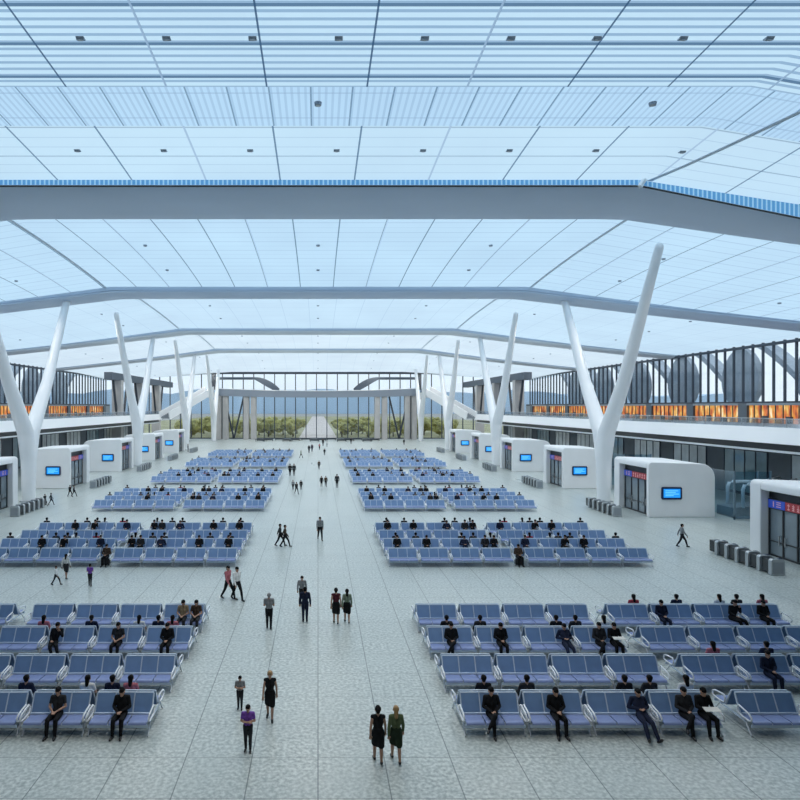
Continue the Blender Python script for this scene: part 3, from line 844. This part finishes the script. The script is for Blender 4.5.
# ------------------------------------------------------------------ people
def M_cloth(name, c, var=.15): return mat('cloth_'+name, c, .85, var=var, scale=9, spec=.2)
PAL = {'black': M_cloth('black', (.010, .011, .013)), 'charcoal': M_cloth('charcoal', (.028, .030, .034)), 'navy': M_cloth('navy', (.014, .02, .045)),
       'white': M_cloth('white', (.80, .80, .79), .05), 'grey': M_cloth('grey', (.25, .26, .27)), 'pink': M_cloth('pink', (.48, .16, .19)), 'red': M_cloth('red', (.45, .06, .08)),
       'purple': M_cloth('purple', (.22, .09, .45)), 'olive': M_cloth('olive', (.10, .13, .065)), 'brown': M_cloth('brown', (.07, .045, .03)), 'sage': M_cloth('sage', (.22, .27, .20)),
       'dark green': M_cloth('dark_green', (.02, .035, .02)), 'tan': M_cloth('tan', (.30, .23, .14)), 'maroon': M_cloth('maroon', (.09, .02, .03))}
SKIN = mat('skin', (.46, .27, .19), .6, var=.06, scale=20); HAIRM = {'black': mat('hair_black', (.006, .005, .005), .7, spec=.15), 'blonde': mat('hair_blonde', (.36, .22, .09), .5), 'brown': mat('hair_brown', (.04, .022, .012), .5), 'grey': mat('hair_grey', (.3, .3, .3), .6)}
SHOE = mat('shoe_black', (.012, .012, .012), .35); EYE = mat('eye_dark', (.02, .015, .012), .2); LIP = mat('lip', (.34, .11, .10), .5)

def V3(*a): return Vector(a)
def lerp(a, b, t): return a.lerp(b, t)
def hand(segs, wr, d, side, curl=.35):
    """palm, four unequal bent fingers and a thumb"""
    d = d.normalized(); up = Vector((0, 0, 1)) if abs(d.z) < .85 else Vector((0, -1, 0))
    lat = d.cross(up).normalized()            # across the palm
    if lat.dot(Vector((side, 0, 0))) > 0 and abs(lat.x) > .3: lat = -lat   # thumb side towards the body
    nrm = lat.cross(d).normalized()
    if nrm.z > 0 and abs(d.z) < .85: nrm = -nrm
    if abs(d.z) >= .85 and nrm.x*side > 0: nrm = -nrm
    k = wr + d*.085
    for o in (-.024, 0, .024): segs.append((wr+lat*o*.6, .017, k+lat*o, .016, 'skin'))
    for i, L in enumerate((.072, .082, .078, .060)):
        b0 = k + lat*(.034-.0225*i); m1 = b0 + (d + lat*(.12-.08*i) + nrm*curl*.4)*L*.55; m2 = m1 + (d*(1-curl*.6) + nrm*curl*1.3)*L*.5
        segs.append((b0, .0088, m1, .0082, 'skin')); segs.append((m1, .0082, m2, .0068, 'skin'))
    t0 = wr + d*.03 + lat*.028; t1 = t0 + (d*.7 + lat*.75 + nrm*.3)*.045; t2 = t1 + (d + nrm*.4)*.035
    segs.append((t0, .012, t1, .010, 'skin')); segs.append((t1, .010, t2, .008, 'skin'))

def human(p):
    """p: joint dict (left = -x). returns the segments of one body with clothing tags"""
    S = []; g = p.get; fem = g('fem', False); k = .92 if fem else 1.0
    pel, ch, nk, hd = p['pel'], p['ch'], p['nk'], p['hd']
    f = p.get('face', V3(0, -1, 0)).normalized(); rt = f.cross(V3(0, 0, 1)).normalized()
    X = V3(1, 0, 0)
    wst = lerp(pel, ch, .48)
    S.append((pel-X*.075, .108, pel+X*.075, .108, 'bottom'))
    for s in (-1, 1):
        S.append((pel+X*s*.055, .10, wst+X*s*.045*k, .088*k, 'top')); S.append((wst+X*s*.045*k, .088*k, ch+X*s*.075*k, .108*k, 'top'))
        S.append((ch+X*s*.07, .105*k, lerp(ch, nk, .62)+X*s*.075*k, .075, 'top'))
        if fem: S.append((ch+X*s*.065+f*.055, .06, ch+X*s*.06+f*.05, .06, 'top'))
        sh, el, wr = p['sh'][s], p['el'][s], p['wr'][s]
        S.append((lerp(ch, nk, .7)+X*s*.05, .062, sh, .058*k, 'top'))
        S.append((sh, .056*k, el, .043*k, 'sleeve')); S.append((el, .043*k, lerp(el, wr, .35), .042*k, 'fore')); S.append((lerp(el, wr, .35), .042*k, wr, .027, 'fore'))
        hand(S, wr, p['hand'][s], s)
        hp, kn, an, to = p['hip'][s], p['kn'][s], p['an'][s], p['to'][s]
        S.append((hp, .094, lerp(hp, kn, .5), .080, 'bottom')); S.append((lerp(hp, kn, .5), .080, kn, .058, 'bottom'))
        S.append((kn, .056, lerp(kn, an, .3), .056, 'shin')); S.append((lerp(kn, an, .3), .056, an, .037, 'shin'))
        bk = (an-to); bk.z = 0; bk = bk.normalized()
        S.append((an+bk*.03-V3(0, 0, .035), .036, lerp(an, to, .6)-V3(0, 0, .01), .040, 'shoe')); S.append((lerp(an, to, .5), .037, to, .028, 'shoe'))
    S.append((nk-V3(0, 0, .03), .058, lerp(nk, hd, .6), .050, 'skin'))
    S.append((hd+V3(0, 0, .025)-f*.012, .094, hd+V3(0, 0, .0)+f*.012, .084, 'skin'))
    S.append((hd+V3(0, 0, -.01)+f*.02, .076, hd-V3(0, 0, .078)+f*.044, .046, 'skin'))
    S.append((hd+V3(0, 0, .012)+f*.092, .010, hd-V3(0, 0, .028)+f*.108, .015, 'skin'))
    for s in (-1, 1): S.append((hd+rt*s*.088-f*.005+V3(0, 0, .008), .018, hd+rt*s*.086-V3(0, 0, .025), .012, 'skin'))
    hr = []
    hr.append((hd+V3(0, 0, .042)-f*.022, .099, hd+V3(0, 0, .05)+f*.018, .085, 'hair'))
    hr.append((hd+V3(0, 0, .03)-f*.035, .090, hd-V3(0, 0, .035)-f*.038, .070, 'hair'))
    if fem:
        st = g('hairstyle', 'long')
        if st == 'long': hr.append((hd-f*.05, .078, nk-f*.075-V3(0, 0, .05), .055, 'hair'))
        else: hr.append((hd-f*.115+V3(0, 0, .05), .042, hd-f*.12+V3(0, 0, .04), .042, 'hair'))
    return S, hr, f, rt

def region_mesh(segs, grow, voxel, ratio, name):
    mb = MB()
    for a, ra, b_, rb, t in segs: mb.capsule(a, ra+grow, b_, rb+grow, 14, 4)
    return fuse(mb, voxel, ratio, 2, name)

def skirt_segs(p, to_knee=.85):
    out = []; pel = p['pel']
    for s in (-1, 1):
        h0, k0 = p['hip'][s], p['kn'][s]
        out.append((h0, .105, lerp(h0, k0, to_knee), .092, 'skirt'))
    m0 = lerp(p['hip'][-1], p['hip'][1], .5); m1 = lerp(p['kn'][-1], p['kn'][1], .5)
    out.append((m0, .11, lerp(m0, m1, to_knee), .085, 'skirt')); out.append((pel-V3(.075, 0, 0), .108, pel+V3(.075, 0, 0), .108, 'skirt'))
    out.append((pel-V3(.05, 0, -.08), .10, pel+V3(.05, 0, .08), .10, 'skirt'))
    return out

TPL = {}
def template(key, p, sleeves='long', lower='trousers', top_name='jacket'):
    S, hr, f, rt = human(p)
    near = []
    topS = [s for s in S if s[4] == 'top' or (s[4] == 'sleeve' and sleeves != 'none') or (s[4] == 'fore' and sleeves == 'long')]
    if sleeves == 'short': topS = [((s[0], s[1], lerp(s[0], s[2], .6), s[3]) + (s[4],)) if s[4] == 'sleeve' else s for s in topS]
    botS = [s for s in S if s[4] in ('bottom', 'shin')] if lower == 'trousers' else (skirt_segs(p) if lower == 'skirt' else [((s[0], s[1], s[2], s[3]) + (s[4],)) for s in S if s[4] == 'bottom'])
    shoS = [s for s in S if s[4] == 'shoe']
    near.append(('body', region_mesh(S, 0, .0072, .12, 'body'), 'skin'))
    near.append((top_name, region_mesh(topS, .013, .012, .45, top_name), 'top'))
    near.append((lower, region_mesh(botS, .012, .012, .45, lower), 'bottom'))
    near.append(('shoes', region_mesh(shoS, .008, .009, .4, 'shoes'), 'shoe'))
    near.append(('hair', region_mesh(hr, 0, .009, .4, 'hair'), 'hair'))
    hd = p['hd']; mb = MB()
    for s in (-1, 1): mb.capsule(hd+rt*s*.031+V3(0, 0, .018)+f*.085, .010, hd+rt*s*.037+V3(0, 0, .018)+f*.083, .010, 8, 3)
    near.append(('eyes', mb.mesh('eyes', [], True), 'eye'))
    mb = MB(); mb.capsule(hd-rt*.018-V3(0, 0, .058)+f*.086, .007, hd+rt*.018-V3(0, 0, .058)+f*.086, .007, 8, 3)
    near.append(('mouth', mb.mesh('mouth', [], True), 'lip'))
    # far version: one mesh, materials by region
    mb = MB(); allS = S+hr+topS+botS
    for a, ra, b_, rb, t in S:
        if ra < .0125: continue
        mb.capsule(a, ra+(.01 if t != 'skin' else 0), b_, rb+(.01 if t != 'skin' else 0), 8, 2)
    for a, ra, b_, rb, t in hr: mb.capsule(a, ra, b_, rb, 8, 2)
    if lower == 'skirt':
        for a, ra, b_, rb, t in botS: mb.capsule(a, ra, b_, rb, 8, 2)
    far = fuse(mb, .03, None, 1, 'person')
    tags = []
    for s in hr: tags.append((s, 3))
    for s in S:
        t = s[4]
        if s[1] < .0125: continue
        idx = 0
        if t in ('top',) or (t == 'sleeve' and sleeves != 'none') or (t == 'fore' and sleeves == 'long'): idx = 1
        elif t == 'bottom' or (t == 'shin' and lower == 'trousers'): idx = 2
        elif t == 'shoe': idx = 4
        tags.append((s, idx))
    if lower == 'skirt': tags += [(s, 2) for s in botS]
    mi = []
    for po in far.polygons:
        c = po.center; best = 1e9; bi = 0
        for s, idx in tags:
            ab = s[2]-s[0]; L2 = ab.length_squared
            t = 0 if L2 < 1e-9 else max(0, min(1, (c-s[0]).dot(ab)/L2))
            d = (c-(s[0]+ab*t)).length-(s[1]+(s[3]-s[1])*t)-(.004 if idx == 3 else 0)
            if d < best: best = d; bi = idx
        mi.append(bi)
    for _ in range(5): far.materials.append(SKIN)
    far.polygons.foreach_set('material_index', mi)
    for nm, me, role in near:
        me.materials.append(SKIN)
    TPL[key] = (near, far)

def person(key, loc, rz, top, bottom, hair, label, near=True, scale=1.0, group=None, shoe=None):
    ms = {'skin': SKIN, 'top': PAL[top], 'bottom': PAL[bottom], 'shoe': shoe or SHOE, 'hair': HAIRM[hair], 'eye': EYE, 'lip': LIP}
    nr, far = TPL[key]
    if near:
        r = empty('person', loc, rz, label, 'person', group); r.scale = (scale,)*3
        for nm, me, role in nr:
            o = bpy.data.objects.new(nm, me); o.parent = r; COL.objects.link(o)
            o.material_slots[0].link = 'OBJECT'; o.material_slots[0].material = ms[role]
    else:
        r = bpy.data.objects.new('person', far); COL.objects.link(r); r.location = loc; r.rotation_euler = (0, 0, rz); r.scale = (scale,)*3
        tag(r, label, 'person', group)
        for i, role in enumerate(('skin', 'top', 'bottom', 'hair', 'shoe')):
            r.material_slots[i].link = 'OBJECT'; r.material_slots[i].material = ms[role]
    return r

def stand(arms='down', stride=0.0, fem=False, hs='long'):
    w = .165 if fem else .19; d = {}
    d['pel'] = V3(0, 0, .95); d['ch'] = V3(0, .0, 1.28); d['nk'] = V3(0, .01, 1.475); d['hd'] = V3(0, -.012, 1.612)
    d['fem'] = fem; d['hairstyle'] = hs
    d['sh'] = {s: V3(s*w, .01, 1.415) for s in (-1, 1)}
    d['hip'] = {s: V3(s*.085, 0, .93) for s in (-1, 1)}
    d['el'] = {}; d['wr'] = {}; d['hand'] = {}; d['kn'] = {}; d['an'] = {}; d['to'] = {}
    for s in (-1, 1):
        sw = s*stride
        if arms == 'down':
            d['el'][s] = V3(s*(w+.06), .03+sw*.16, 1.13); d['wr'][s] = V3(s*(w+.075), -.03+sw*.34, .885); d['hand'][s] = V3(0, -.15, -1)
        elif arms == 'folded':
            d['el'][s] = V3(s*(w+.06), .0, 1.14); d['wr'][s] = V3(-s*.02, -.20-.02*s, 1.17+.02*s); d['hand'][s] = V3(-s*1, -.1, .05)
        elif arms == 'phone':
            d['el'][s] = V3(s*(w+.04), .0, 1.14); d['wr'][s] = V3(s*.10, -.26, 1.20); d['hand'][s] = V3(-s*.35, -.7, .5)
        f = -sw*.5
        d['kn'][s] = V3(s*.09, f*.55-.02-.06*abs(stride), .50); d['an'][s] = V3(s*.09, f, .09+(.05 if f > .1 else 0)); d['to'][s] = V3(s*.11, f-.155, .036 if f <= .1 else .05)
    return d
def sit(mode='lap'):
    d = {}; lean = .12 if mode == 'lean' else 0.0; sl = mode == 'slouch'
    py = -.68 if sl else -.53
    d['pel'] = V3(0, py, .565); d['ch'] = V3(lean*.7, -.45, .885) if not sl else V3(0, -.47, .84); d['nk'] = V3(lean, -.435, 1.085) if not sl else V3(0, -.40, 1.02)
    d['hd'] = d['nk']+V3(lean*.2, -.03, .135); d['fem'] = mode == 'lapf'; d['face'] = V3(.25 if mode == 'lean' else 0, -1, -.12)
    if mode in ('read', 'doze'): d['hd'] += V3(0, -.035, -.012); d['face'] = V3(0, -1, -.45)
    d['sh'] = {s: d['nk']+V3(s*.185, .0, -.06) for s in (-1, 1)}; d['hip'] = {s: d['pel']+V3(s*.085, -.02, -.02) for s in (-1, 1)}
    d['el'] = {}; d['wr'] = {}; d['hand'] = {}; d['kn'] = {}; d['an'] = {}; d['to'] = {}
    for s in (-1, 1):
        d['kn'][s] = V3(s*.13, -.985, .545); d['an'][s] = V3(s*.13, -1.05, .09); d['to'][s] = V3(s*.16, -1.20, .036)
        if mode in ('lap', 'lapf', 'doze', 'cross', 'lean'):
            d['el'][s] = d['sh'][s]+V3(s*.07, -.07, -.27); d['wr'][s] = V3(s*.06+lean*.5, -.74+.02*s, .70); d['hand'][s] = V3(-s*.5, -.8, -.1)
        elif mode == 'read':
            d['el'][s] = d['sh'][s]+V3(s*.06, -.12, -.25); d['wr'][s] = V3(s*.17, -.80, .80); d['hand'][s] = V3(-s*.15, -.9, .3)
        elif sl:
            d['el'][s] = d['sh'][s]+V3(s*.12, -.02, -.26); d['wr'][s] = V3(s*.10, -.66, .74); d['hand'][s] = V3(-s*.8, -.5, 0)
    if sl:
        for s in (-1, 1): d['kn'][s] = V3(s*.12, -1.08, .50); d['an'][s] = V3(s*.15-.0, -1.42, .12); d['to'][s] = V3(s*.2, -1.50, .20)
    if mode == 'cross':
        d['kn'][1] = V3(-.02, -1.0, .665); d['an'][1] = V3(-.24, -1.10, .33); d['to'][1] = V3(-.30, -1.23, .27)
        d['kn'][-1] = V3(-.06, -.985, .545); d['an'][-1] = V3(-.05, -1.06, .09); d['to'][-1] = V3(-.06, -1.21, .036)
    if mode == 'lean':
        for s in (-1, 1): d['kn'][s] += V3(.16, 0, 0); d['an'][s] += V3(.30, -.05, 0); d['to'][s] += V3(.34, -.05, 0)
        d['el'][1] = V3(.36, -.52, .80); d['wr'][1] = V3(.30, -.62, 1.02); d['hand'][1] = V3(-.4, .1, .8)
    return d
template('man', stand('down'), 'long', 'trousers', 'jacket')
template('walk', stand('down', .75), 'long', 'trousers', 'shirt')
template('shirt', stand('phone', .12), 'short', 'trousers', 'shirt')
template('folded', stand('folded', .1), 'short', 'trousers', 'shirt')
template('dress', stand('down', .35, True, 'bun'), 'none', 'skirt', 'bodice')
template('blouse', stand('down', .45, True, 'long'), 'long', 'skirt', 'blouse')
template('sit', sit('lap')); template('sitf', sit('lapf'), 'short', 'trousers', 'shirt'); template('cross', sit('cross')); template('read', sit('read')); template('slouch', sit('slouch')); template('lean', sit('lean')); template('doze', sit('doze'))

# seated passengers: (bench counted from aisle, seat counted from aisle, pose, top, facing)
PA_F = [(0, 1, 'cross', 'black'), (1, 1, 'doze', 'black'), (2, 2, 'slouch', 'navy'), (3, 1, 'cross', 'charcoal'), (3, 2, 'read', 'black')]
PA_R = [(0, 1, 'sit', 'black'), (1, 0, 'sit', 'charcoal'), (2, 2, 'sit', 'black'), (3, 0, 'sit', 'charcoal'), (3, 2, 'sitf', 'white')]
PB_F = [(4, 1, 'sit', 'navy'), (5, 2, 'lean', 'black'), (6, 1, 'doze', 'black')]
PB_R = [(4, 2, 'sitf', 'red'), (5, 2, 'sit', 'charcoal'), (6, 0, 'sit', 'black'), (5, 1, 'sitf', 'white'), (7, 2, 'sit', 'charcoal')]
SEATS = []   # bi, side, row, bench, seat, pose, top, facing
def put(bi, side, r_, lst, fc):
    for i, j, po, tp in lst: SEATS.append((bi, side, r_, i, j, po, tp, fc))
# nearest block, as in the photograph
put(0, 1, 0, PA_F, 'camera'); put(0, 1, 0, PA_R, 'away'); put(0, 1, 2, PA_F, 'camera'); put(0, 1, 2, PA_R, 'away')
put(0, 1, 1, [(5, 1, 'sit', 'navy')], 'camera'); put(0, 1, 1, [(4, 2, 'sitf', 'pink'), (5, 2, 'sit', 'navy')], 'away')
put(0, 1, 3, [(5, 0, 'sit', 'navy'), (6, 2, 'lean', 'black'), (7, 1, 'doze', 'black')], 'camera')
put(0, 1, 3, [(4, 2, 'sitf', 'red'), (5, 2, 'sit', 'navy'), (6, 2, 'sitf', 'white'), (7, 0, 'sit', 'charcoal'), (7, 2, 'sitf', 'pink')], 'away')
put(0, -1, 0, [(0, 1, 'doze', 'black'), (1, 1, 'sitf', 'charcoal')], 'camera')
put(0, -1, 0, [(0, 1, 'sitf', 'pink'), (0, 2, 'sit', 'navy'), (1, 0, 'sitf', 'white'), (2, 0, 'sit', 'navy')], 'away')
put(0, -1, 2, [(0, 1, 'doze', 'black'), (1, 1, 'sitf', 'charcoal'), (2, 2, 'lean', 'black')], 'camera')
put(0, -1, 2, [(0, 1, 'sitf', 'pink'), (0, 2, 'sit', 'navy'), (1, 0, 'sitf', 'white'), (2, 0, 'sit', 'navy'), (3, 0, 'sitf', 'pink')], 'away')
put(0, -1, 3, [(0, 1, 'sitf', 'tan'), (0, 0, 'sitf', 'brown')], 'camera')
DROP = [0, 0, .08, .22, .36]
for bi in range(1, 5):
    for side in (1, -1):
        for r_ in (1, 3):
            for lst, fc in ((PA_F, 'camera'), (PA_R, 'away'), (PB_F, 'camera'), (PB_R, 'away')):
                put(bi, side, r_, [q for q in lst if R.random() >= DROP[bi]], fc)
seatn = ['aisle', 'middle', 'outer']; npers = 0
for bi, side, r_, i, j, po, tp, fc in SEATS:
    y = BLOCK_Y[bi]+r_*ROWP; x = bench_x(side, i)+side*(j-1)*SW
    if not in_frame(x, y, .3): continue
    bt = 'charcoal' if po == 'sitf' and tp != 'charcoal' else ('black' if tp in ('black', 'white', 'pink', 'red', 'charcoal') else tp)
    wear = {'sit': tp+' jacket', 'sitf': tp+' top'}.get(po, tp+' clothes')
    lab = f'person in {wear} facing {fc}, {"right" if side > 0 else "left"}-side {blk[bi]} block {rown[r_]} row, {ordn[i]} bench, {seatn[j]} seat'
    person(po, (x, y, 0), 0 if fc == 'camera' else PI, tp, bt, 'black', lab, near=bi < 2, group='seated passengers')
    npers += 1
# newspapers held by the readers in the nearest block
for r_ in (0, 2):
    b = MB(); b.add([(-.24, -.03, 0), (0, 0, -.02), (.24, -.03, 0), (-.24, .17, .05), (0, .2, .03), (.24, .17, .05),
                     (-.24, -.03, .012), (0, 0, -.008), (.24, -.03, .012), (-.24, .17, .062), (0, .2, .042), (.24, .17, .062)],
                    [(0,1,4,3), (1,2,5,4), (6,9,10,7), (7,10,11,8), (0,6,7,1), (1,7,8,2), (3,4,10,9), (4,5,11,10), (0,3,9,6), (2,8,11,5)])
    o = b.build('newspaper', M_paper); o.location = (bench_x(1, 3)+SW, BLOCK_Y[0]+r_*ROWP-1.0, .83)
    tag(o, f'open newspaper in the hands of the reader in the {rown[r_]} row of benches', 'newspaper', 'newspapers')

# standing and walking people: feet pixel in the photo gives the floor spot
def at(px, py): D = F*CAMH/(py-VY); return ((px-VX)/F*D, D, 0)
ST = [ # px, feet, height px, template, facing deg (0 = to camera, 180 = away), top, bottom, hair, label
 (378, 763, 57, 'dress', 180, 'black', 'black', 'black', 'woman in sleeveless black dress walking away beside a woman in olive, near front benches'),
 (396, 762, 56, 'blouse', 180, 'olive', 'dark green', 'blonde', 'blonde woman in olive top and dark green skirt walking away at the front'),
 (248, 751, 46, 'folded', 0, 'purple', 'charcoal', 'black', 'person in purple shirt and dark trousers with folded arms in the central aisle'),
 (240, 709, 33, 'folded', 0, 'grey', 'charcoal', 'black', 'child in grey shirt standing behind the person in purple'),
 (270, 719, 48, 'dress', 0, 'black', 'black', 'blonde', 'blonde woman in strapless black dress facing the viewer in the aisle'),
 (269, 629, 36, 'shirt', 180, 'grey', 'black', 'grey', 'man in pale grey shirt and black trousers standing alone in the aisle'),
 (305, 622, 35, 'man', 180, 'navy', 'navy', 'black', 'man in dark navy suit standing in the middle of the aisle'),
 (302, 605, 29, 'man', 0, 'grey', 'charcoal', 'black', 'person in grey jacket half hidden behind the man in navy suit'),
 (336, 624, 36, 'dress', 180, 'maroon', 'black', 'black', 'dark-haired woman in maroon top and black skirt beside a woman in pale green'),
 (347, 623, 34, 'blouse', 180, 'sage', 'black', 'black', 'woman in pale green blouse and black skirt walking away'),
 (228, 599, 33, 'walk', 60, 'pink', 'black', 'black', 'man in pink shirt striding beside a person in white, left of the aisle'),
 (237, 600, 33, 'walk', 40, 'white', 'black', 'black', 'person in white shirt striding beside the man in pink shirt'),
 (56, 585, 19, 'walk', 90, 'white', 'charcoal', 'brown', 'child in white top walking before the second left-side seating block'),
 (66, 579, 25, 'blouse', 180, 'white', 'charcoal', 'black', 'woman in white blouse and dark skirt between the left-side seating blocks'),
 (90, 586, 22, 'shirt', 180, 'purple', 'charcoal', 'black', 'child in purple top and dark trousers between the left-side seating blocks'),
 (682, 547, 23, 'walk', 75, 'grey', 'charcoal', 'black', 'person in grey striding alone towards the second right-side kiosk'),
 (280, 546, 22, 'walk', 90, 'charcoal', 'black', 'black', 'person in charcoal striding beside another in brown, mid aisle'),
 (285, 547, 22, 'walk', 90, 'brown', 'black', 'black', 'person in brown striding beside another in charcoal, mid aisle'),
 (320, 540, 23, 'walk', 10, 'grey', 'black', 'black', 'person in grey shirt and black trousers alone in mid aisle'),
 (337, 488, 14, 'man', 180, 'charcoal', 'black', 'black', 'person in charcoal suit by the third right-side block edge of the aisle'),
 (321.5, 487, 11, 'man', 0, 'black', 'black', 'black', 'person in black paired with one in brown at the aisle centre'),
 (325.8, 487, 11, 'walk', 0, 'brown', 'black', 'black', 'person in brown paired with one in black at the aisle centre'),
 (293, 490, 10, 'man', 0, 'grey', 'black', 'black', 'person in grey jacket in a trio beside the third left-side block'),
 (296.5, 494, 12, 'walk', 30, 'charcoal', 'black', 'black', 'person in charcoal striding in a trio beside the third left-side block'),
 (301, 490, 10, 'man', 180, 'black', 'black', 'black', 'person in black in a trio beside the third left-side block'),
 (290, 476, 12.5, 'man', 180, 'black', 'black', 'black', 'person in black beside one in charcoal near the fourth left-side block'),
 (294, 476, 12.5, 'man', 0, 'charcoal', 'charcoal', 'black', 'person in charcoal beside one in black near the fourth left-side block'),
 (319, 469.5, 9, 'walk', 0, 'brown', 'black', 'black', 'lone person in brown far down the aisle'),
 (301, 458, 7.5, 'walk', 60, 'sage', 'black', 'black', 'person in pale green far down the aisle, left of centre'),
 (309, 453, 8, 'man', 180, 'black', 'black', 'black', 'person in black suit at the far end of the aisle'),
 (312, 452, 8, 'man', 180, 'navy', 'navy', 'black', 'person in navy suit at the far end of the aisle'),
 (324.5, 455.5, 7, 'walk', 0, 'charcoal', 'black', 'black', 'person in charcoal at the far end of the aisle, right of centre'),
 (319.5, 450, 6.5, 'shirt', 0, 'pink', 'charcoal', 'black', 'person in pink shirt at the far end of the aisle'),
 (323, 446, 7, 'man', 0, 'black', 'black', 'black', 'person in black standing on the bright far floor'),
 (327, 447, 6, 'man', 0, 'white', 'grey', 'black', 'person in white standing on the bright far floor'),
 (351, 444, 6, 'man', 0, 'charcoal', 'charcoal', 'black', 'person in charcoal on the far floor, right of the aisle'),
 (188, 452, 8, 'man', 90, 'black', 'black', 'black', 'person in black by the last left-side kiosk'),
 (189, 445, 6, 'man', 0, 'navy', 'navy', 'black', 'person in navy behind the last left-side kiosk'),
 (404, 445, 6, 'man', 0, 'black', 'black', 'black', 'person in black on the far floor before the right-side columns'),
 (45, 506, 12, 'walk', 60, 'black', 'black', 'black', 'person in black beside the first left-side ticket gates'),
 (51, 505, 12, 'walk', 120, 'charcoal', 'black', 'black', 'person in charcoal beside the first left-side ticket gates'),
 (70, 497, 12, 'walk', 60, 'black', 'black', 'black', 'person in black walking past the second left-side kiosk'),
 (74, 496.5, 11, 'walk', 100, 'navy', 'black', 'black', 'person in navy walking past the second left-side kiosk'),
]
for px, fy, hp, key, deg, tp, bt, hr, lab in ST:
    x, y, z = at(px, fy); sc_ = max(.62, min(1.06, hp/F*y/1.73))
    rz = math.radians(deg)
    person(key, (x, y, 0), rz, tp, bt, hr, lab, near=y < 56, scale=sc_, group='people in the aisles')
    npers += 1
# two people sitting on dark cases in the gap of the second seating blocks
for side, sd in ((1, 'right'), (-1, 'left')):
    x = CX+side*(4.98+PITCH*4+.27); y = 41.1
    b = MB(); b.box(-.24, .24, -.17, .17, .04, .44); r = empty('travel_case', (x, y, 0), 0, f'dark travel case under the sitter in the gap of the {sd}-side second block', 'case', 'travel cases')
    o = b.build('case_body', M_case, r); m_ = o.modifiers.new('bev', 'BEVEL'); m_.width = .04; m_.segments = 2
    for q in (-1, 1): MB().tube([(q*.2-.02, -.1, .03), (q*.2+.02, -.1, .03)], .03, 8).build('wheel', M_black, r)
    person('doze', (x, y+.55, 0), 0, 'brown', 'black', 'black', f'person in brown sitting on a case in the gap of the {sd}-side second block', near=True, group='people on cases'); npers += 1
# the last, smallest seated passengers
cb = MB(); src = TPL['sit'][1]
for side in (1, -1):
    for r_ in (1, 3):
        for i in range(8):
            if R.random() < .62:
                j = R.choice((-1, 0, 1)); d = R.choice((1, -1)); ox, oy = bench_x(side, i)+j*SW, BLOCK_Y[5]+r_*ROWP
                off = len(cb.v)
                cb.v += [(v.co.x*d+ox, v.co.y*d+oy, v.co.z) for v in src.vertices]
                for po in src.polygons: cb.f.append([q+off for q in po.vertices]); cb.mi.append(po.material_index)
tag(cb.build('seated_crowd', [SKIN, PAL['black'], PAL['charcoal'], HAIRM['black'], SHOE], smooth=True), 'tiny dark seated passengers in the last block before the far wall', 'crowd', kind='stuff')
print('people', npers)

# low dark tables and planters before the far wall
def make_table():
    r = bpy.data.objects.new('low_table', None); COL.objects.link(r)
    MB().box(-1.5, 1.5, -.45, .45, .62, .74).build('table_top', M_dark, r)
    for x in (-1.3, 1.3):
        for y in (-.35, .35): MB().box(x-.06, x+.06, y-.06, y+.06, 0, .62).build('leg', M_dark, r)
    MB().box(-1.2, 1.2, .3, .34, .2, .6).build('modesty_panel', M_grey, r)
    return r
get = proto(make_table())
for k in range(14):
    x = -17.5+2.7*k+R.uniform(-.3, .3); y = 188+3.6*(k % 3)
    r = get(); r.location = (x, y, 0); r.rotation_euler = (0, 0, R.uniform(-.5, .5))
    tag(r, f'low dark table before the far glass wall, number {k+1} counted from the left pier', 'table', 'low tables at the far end')
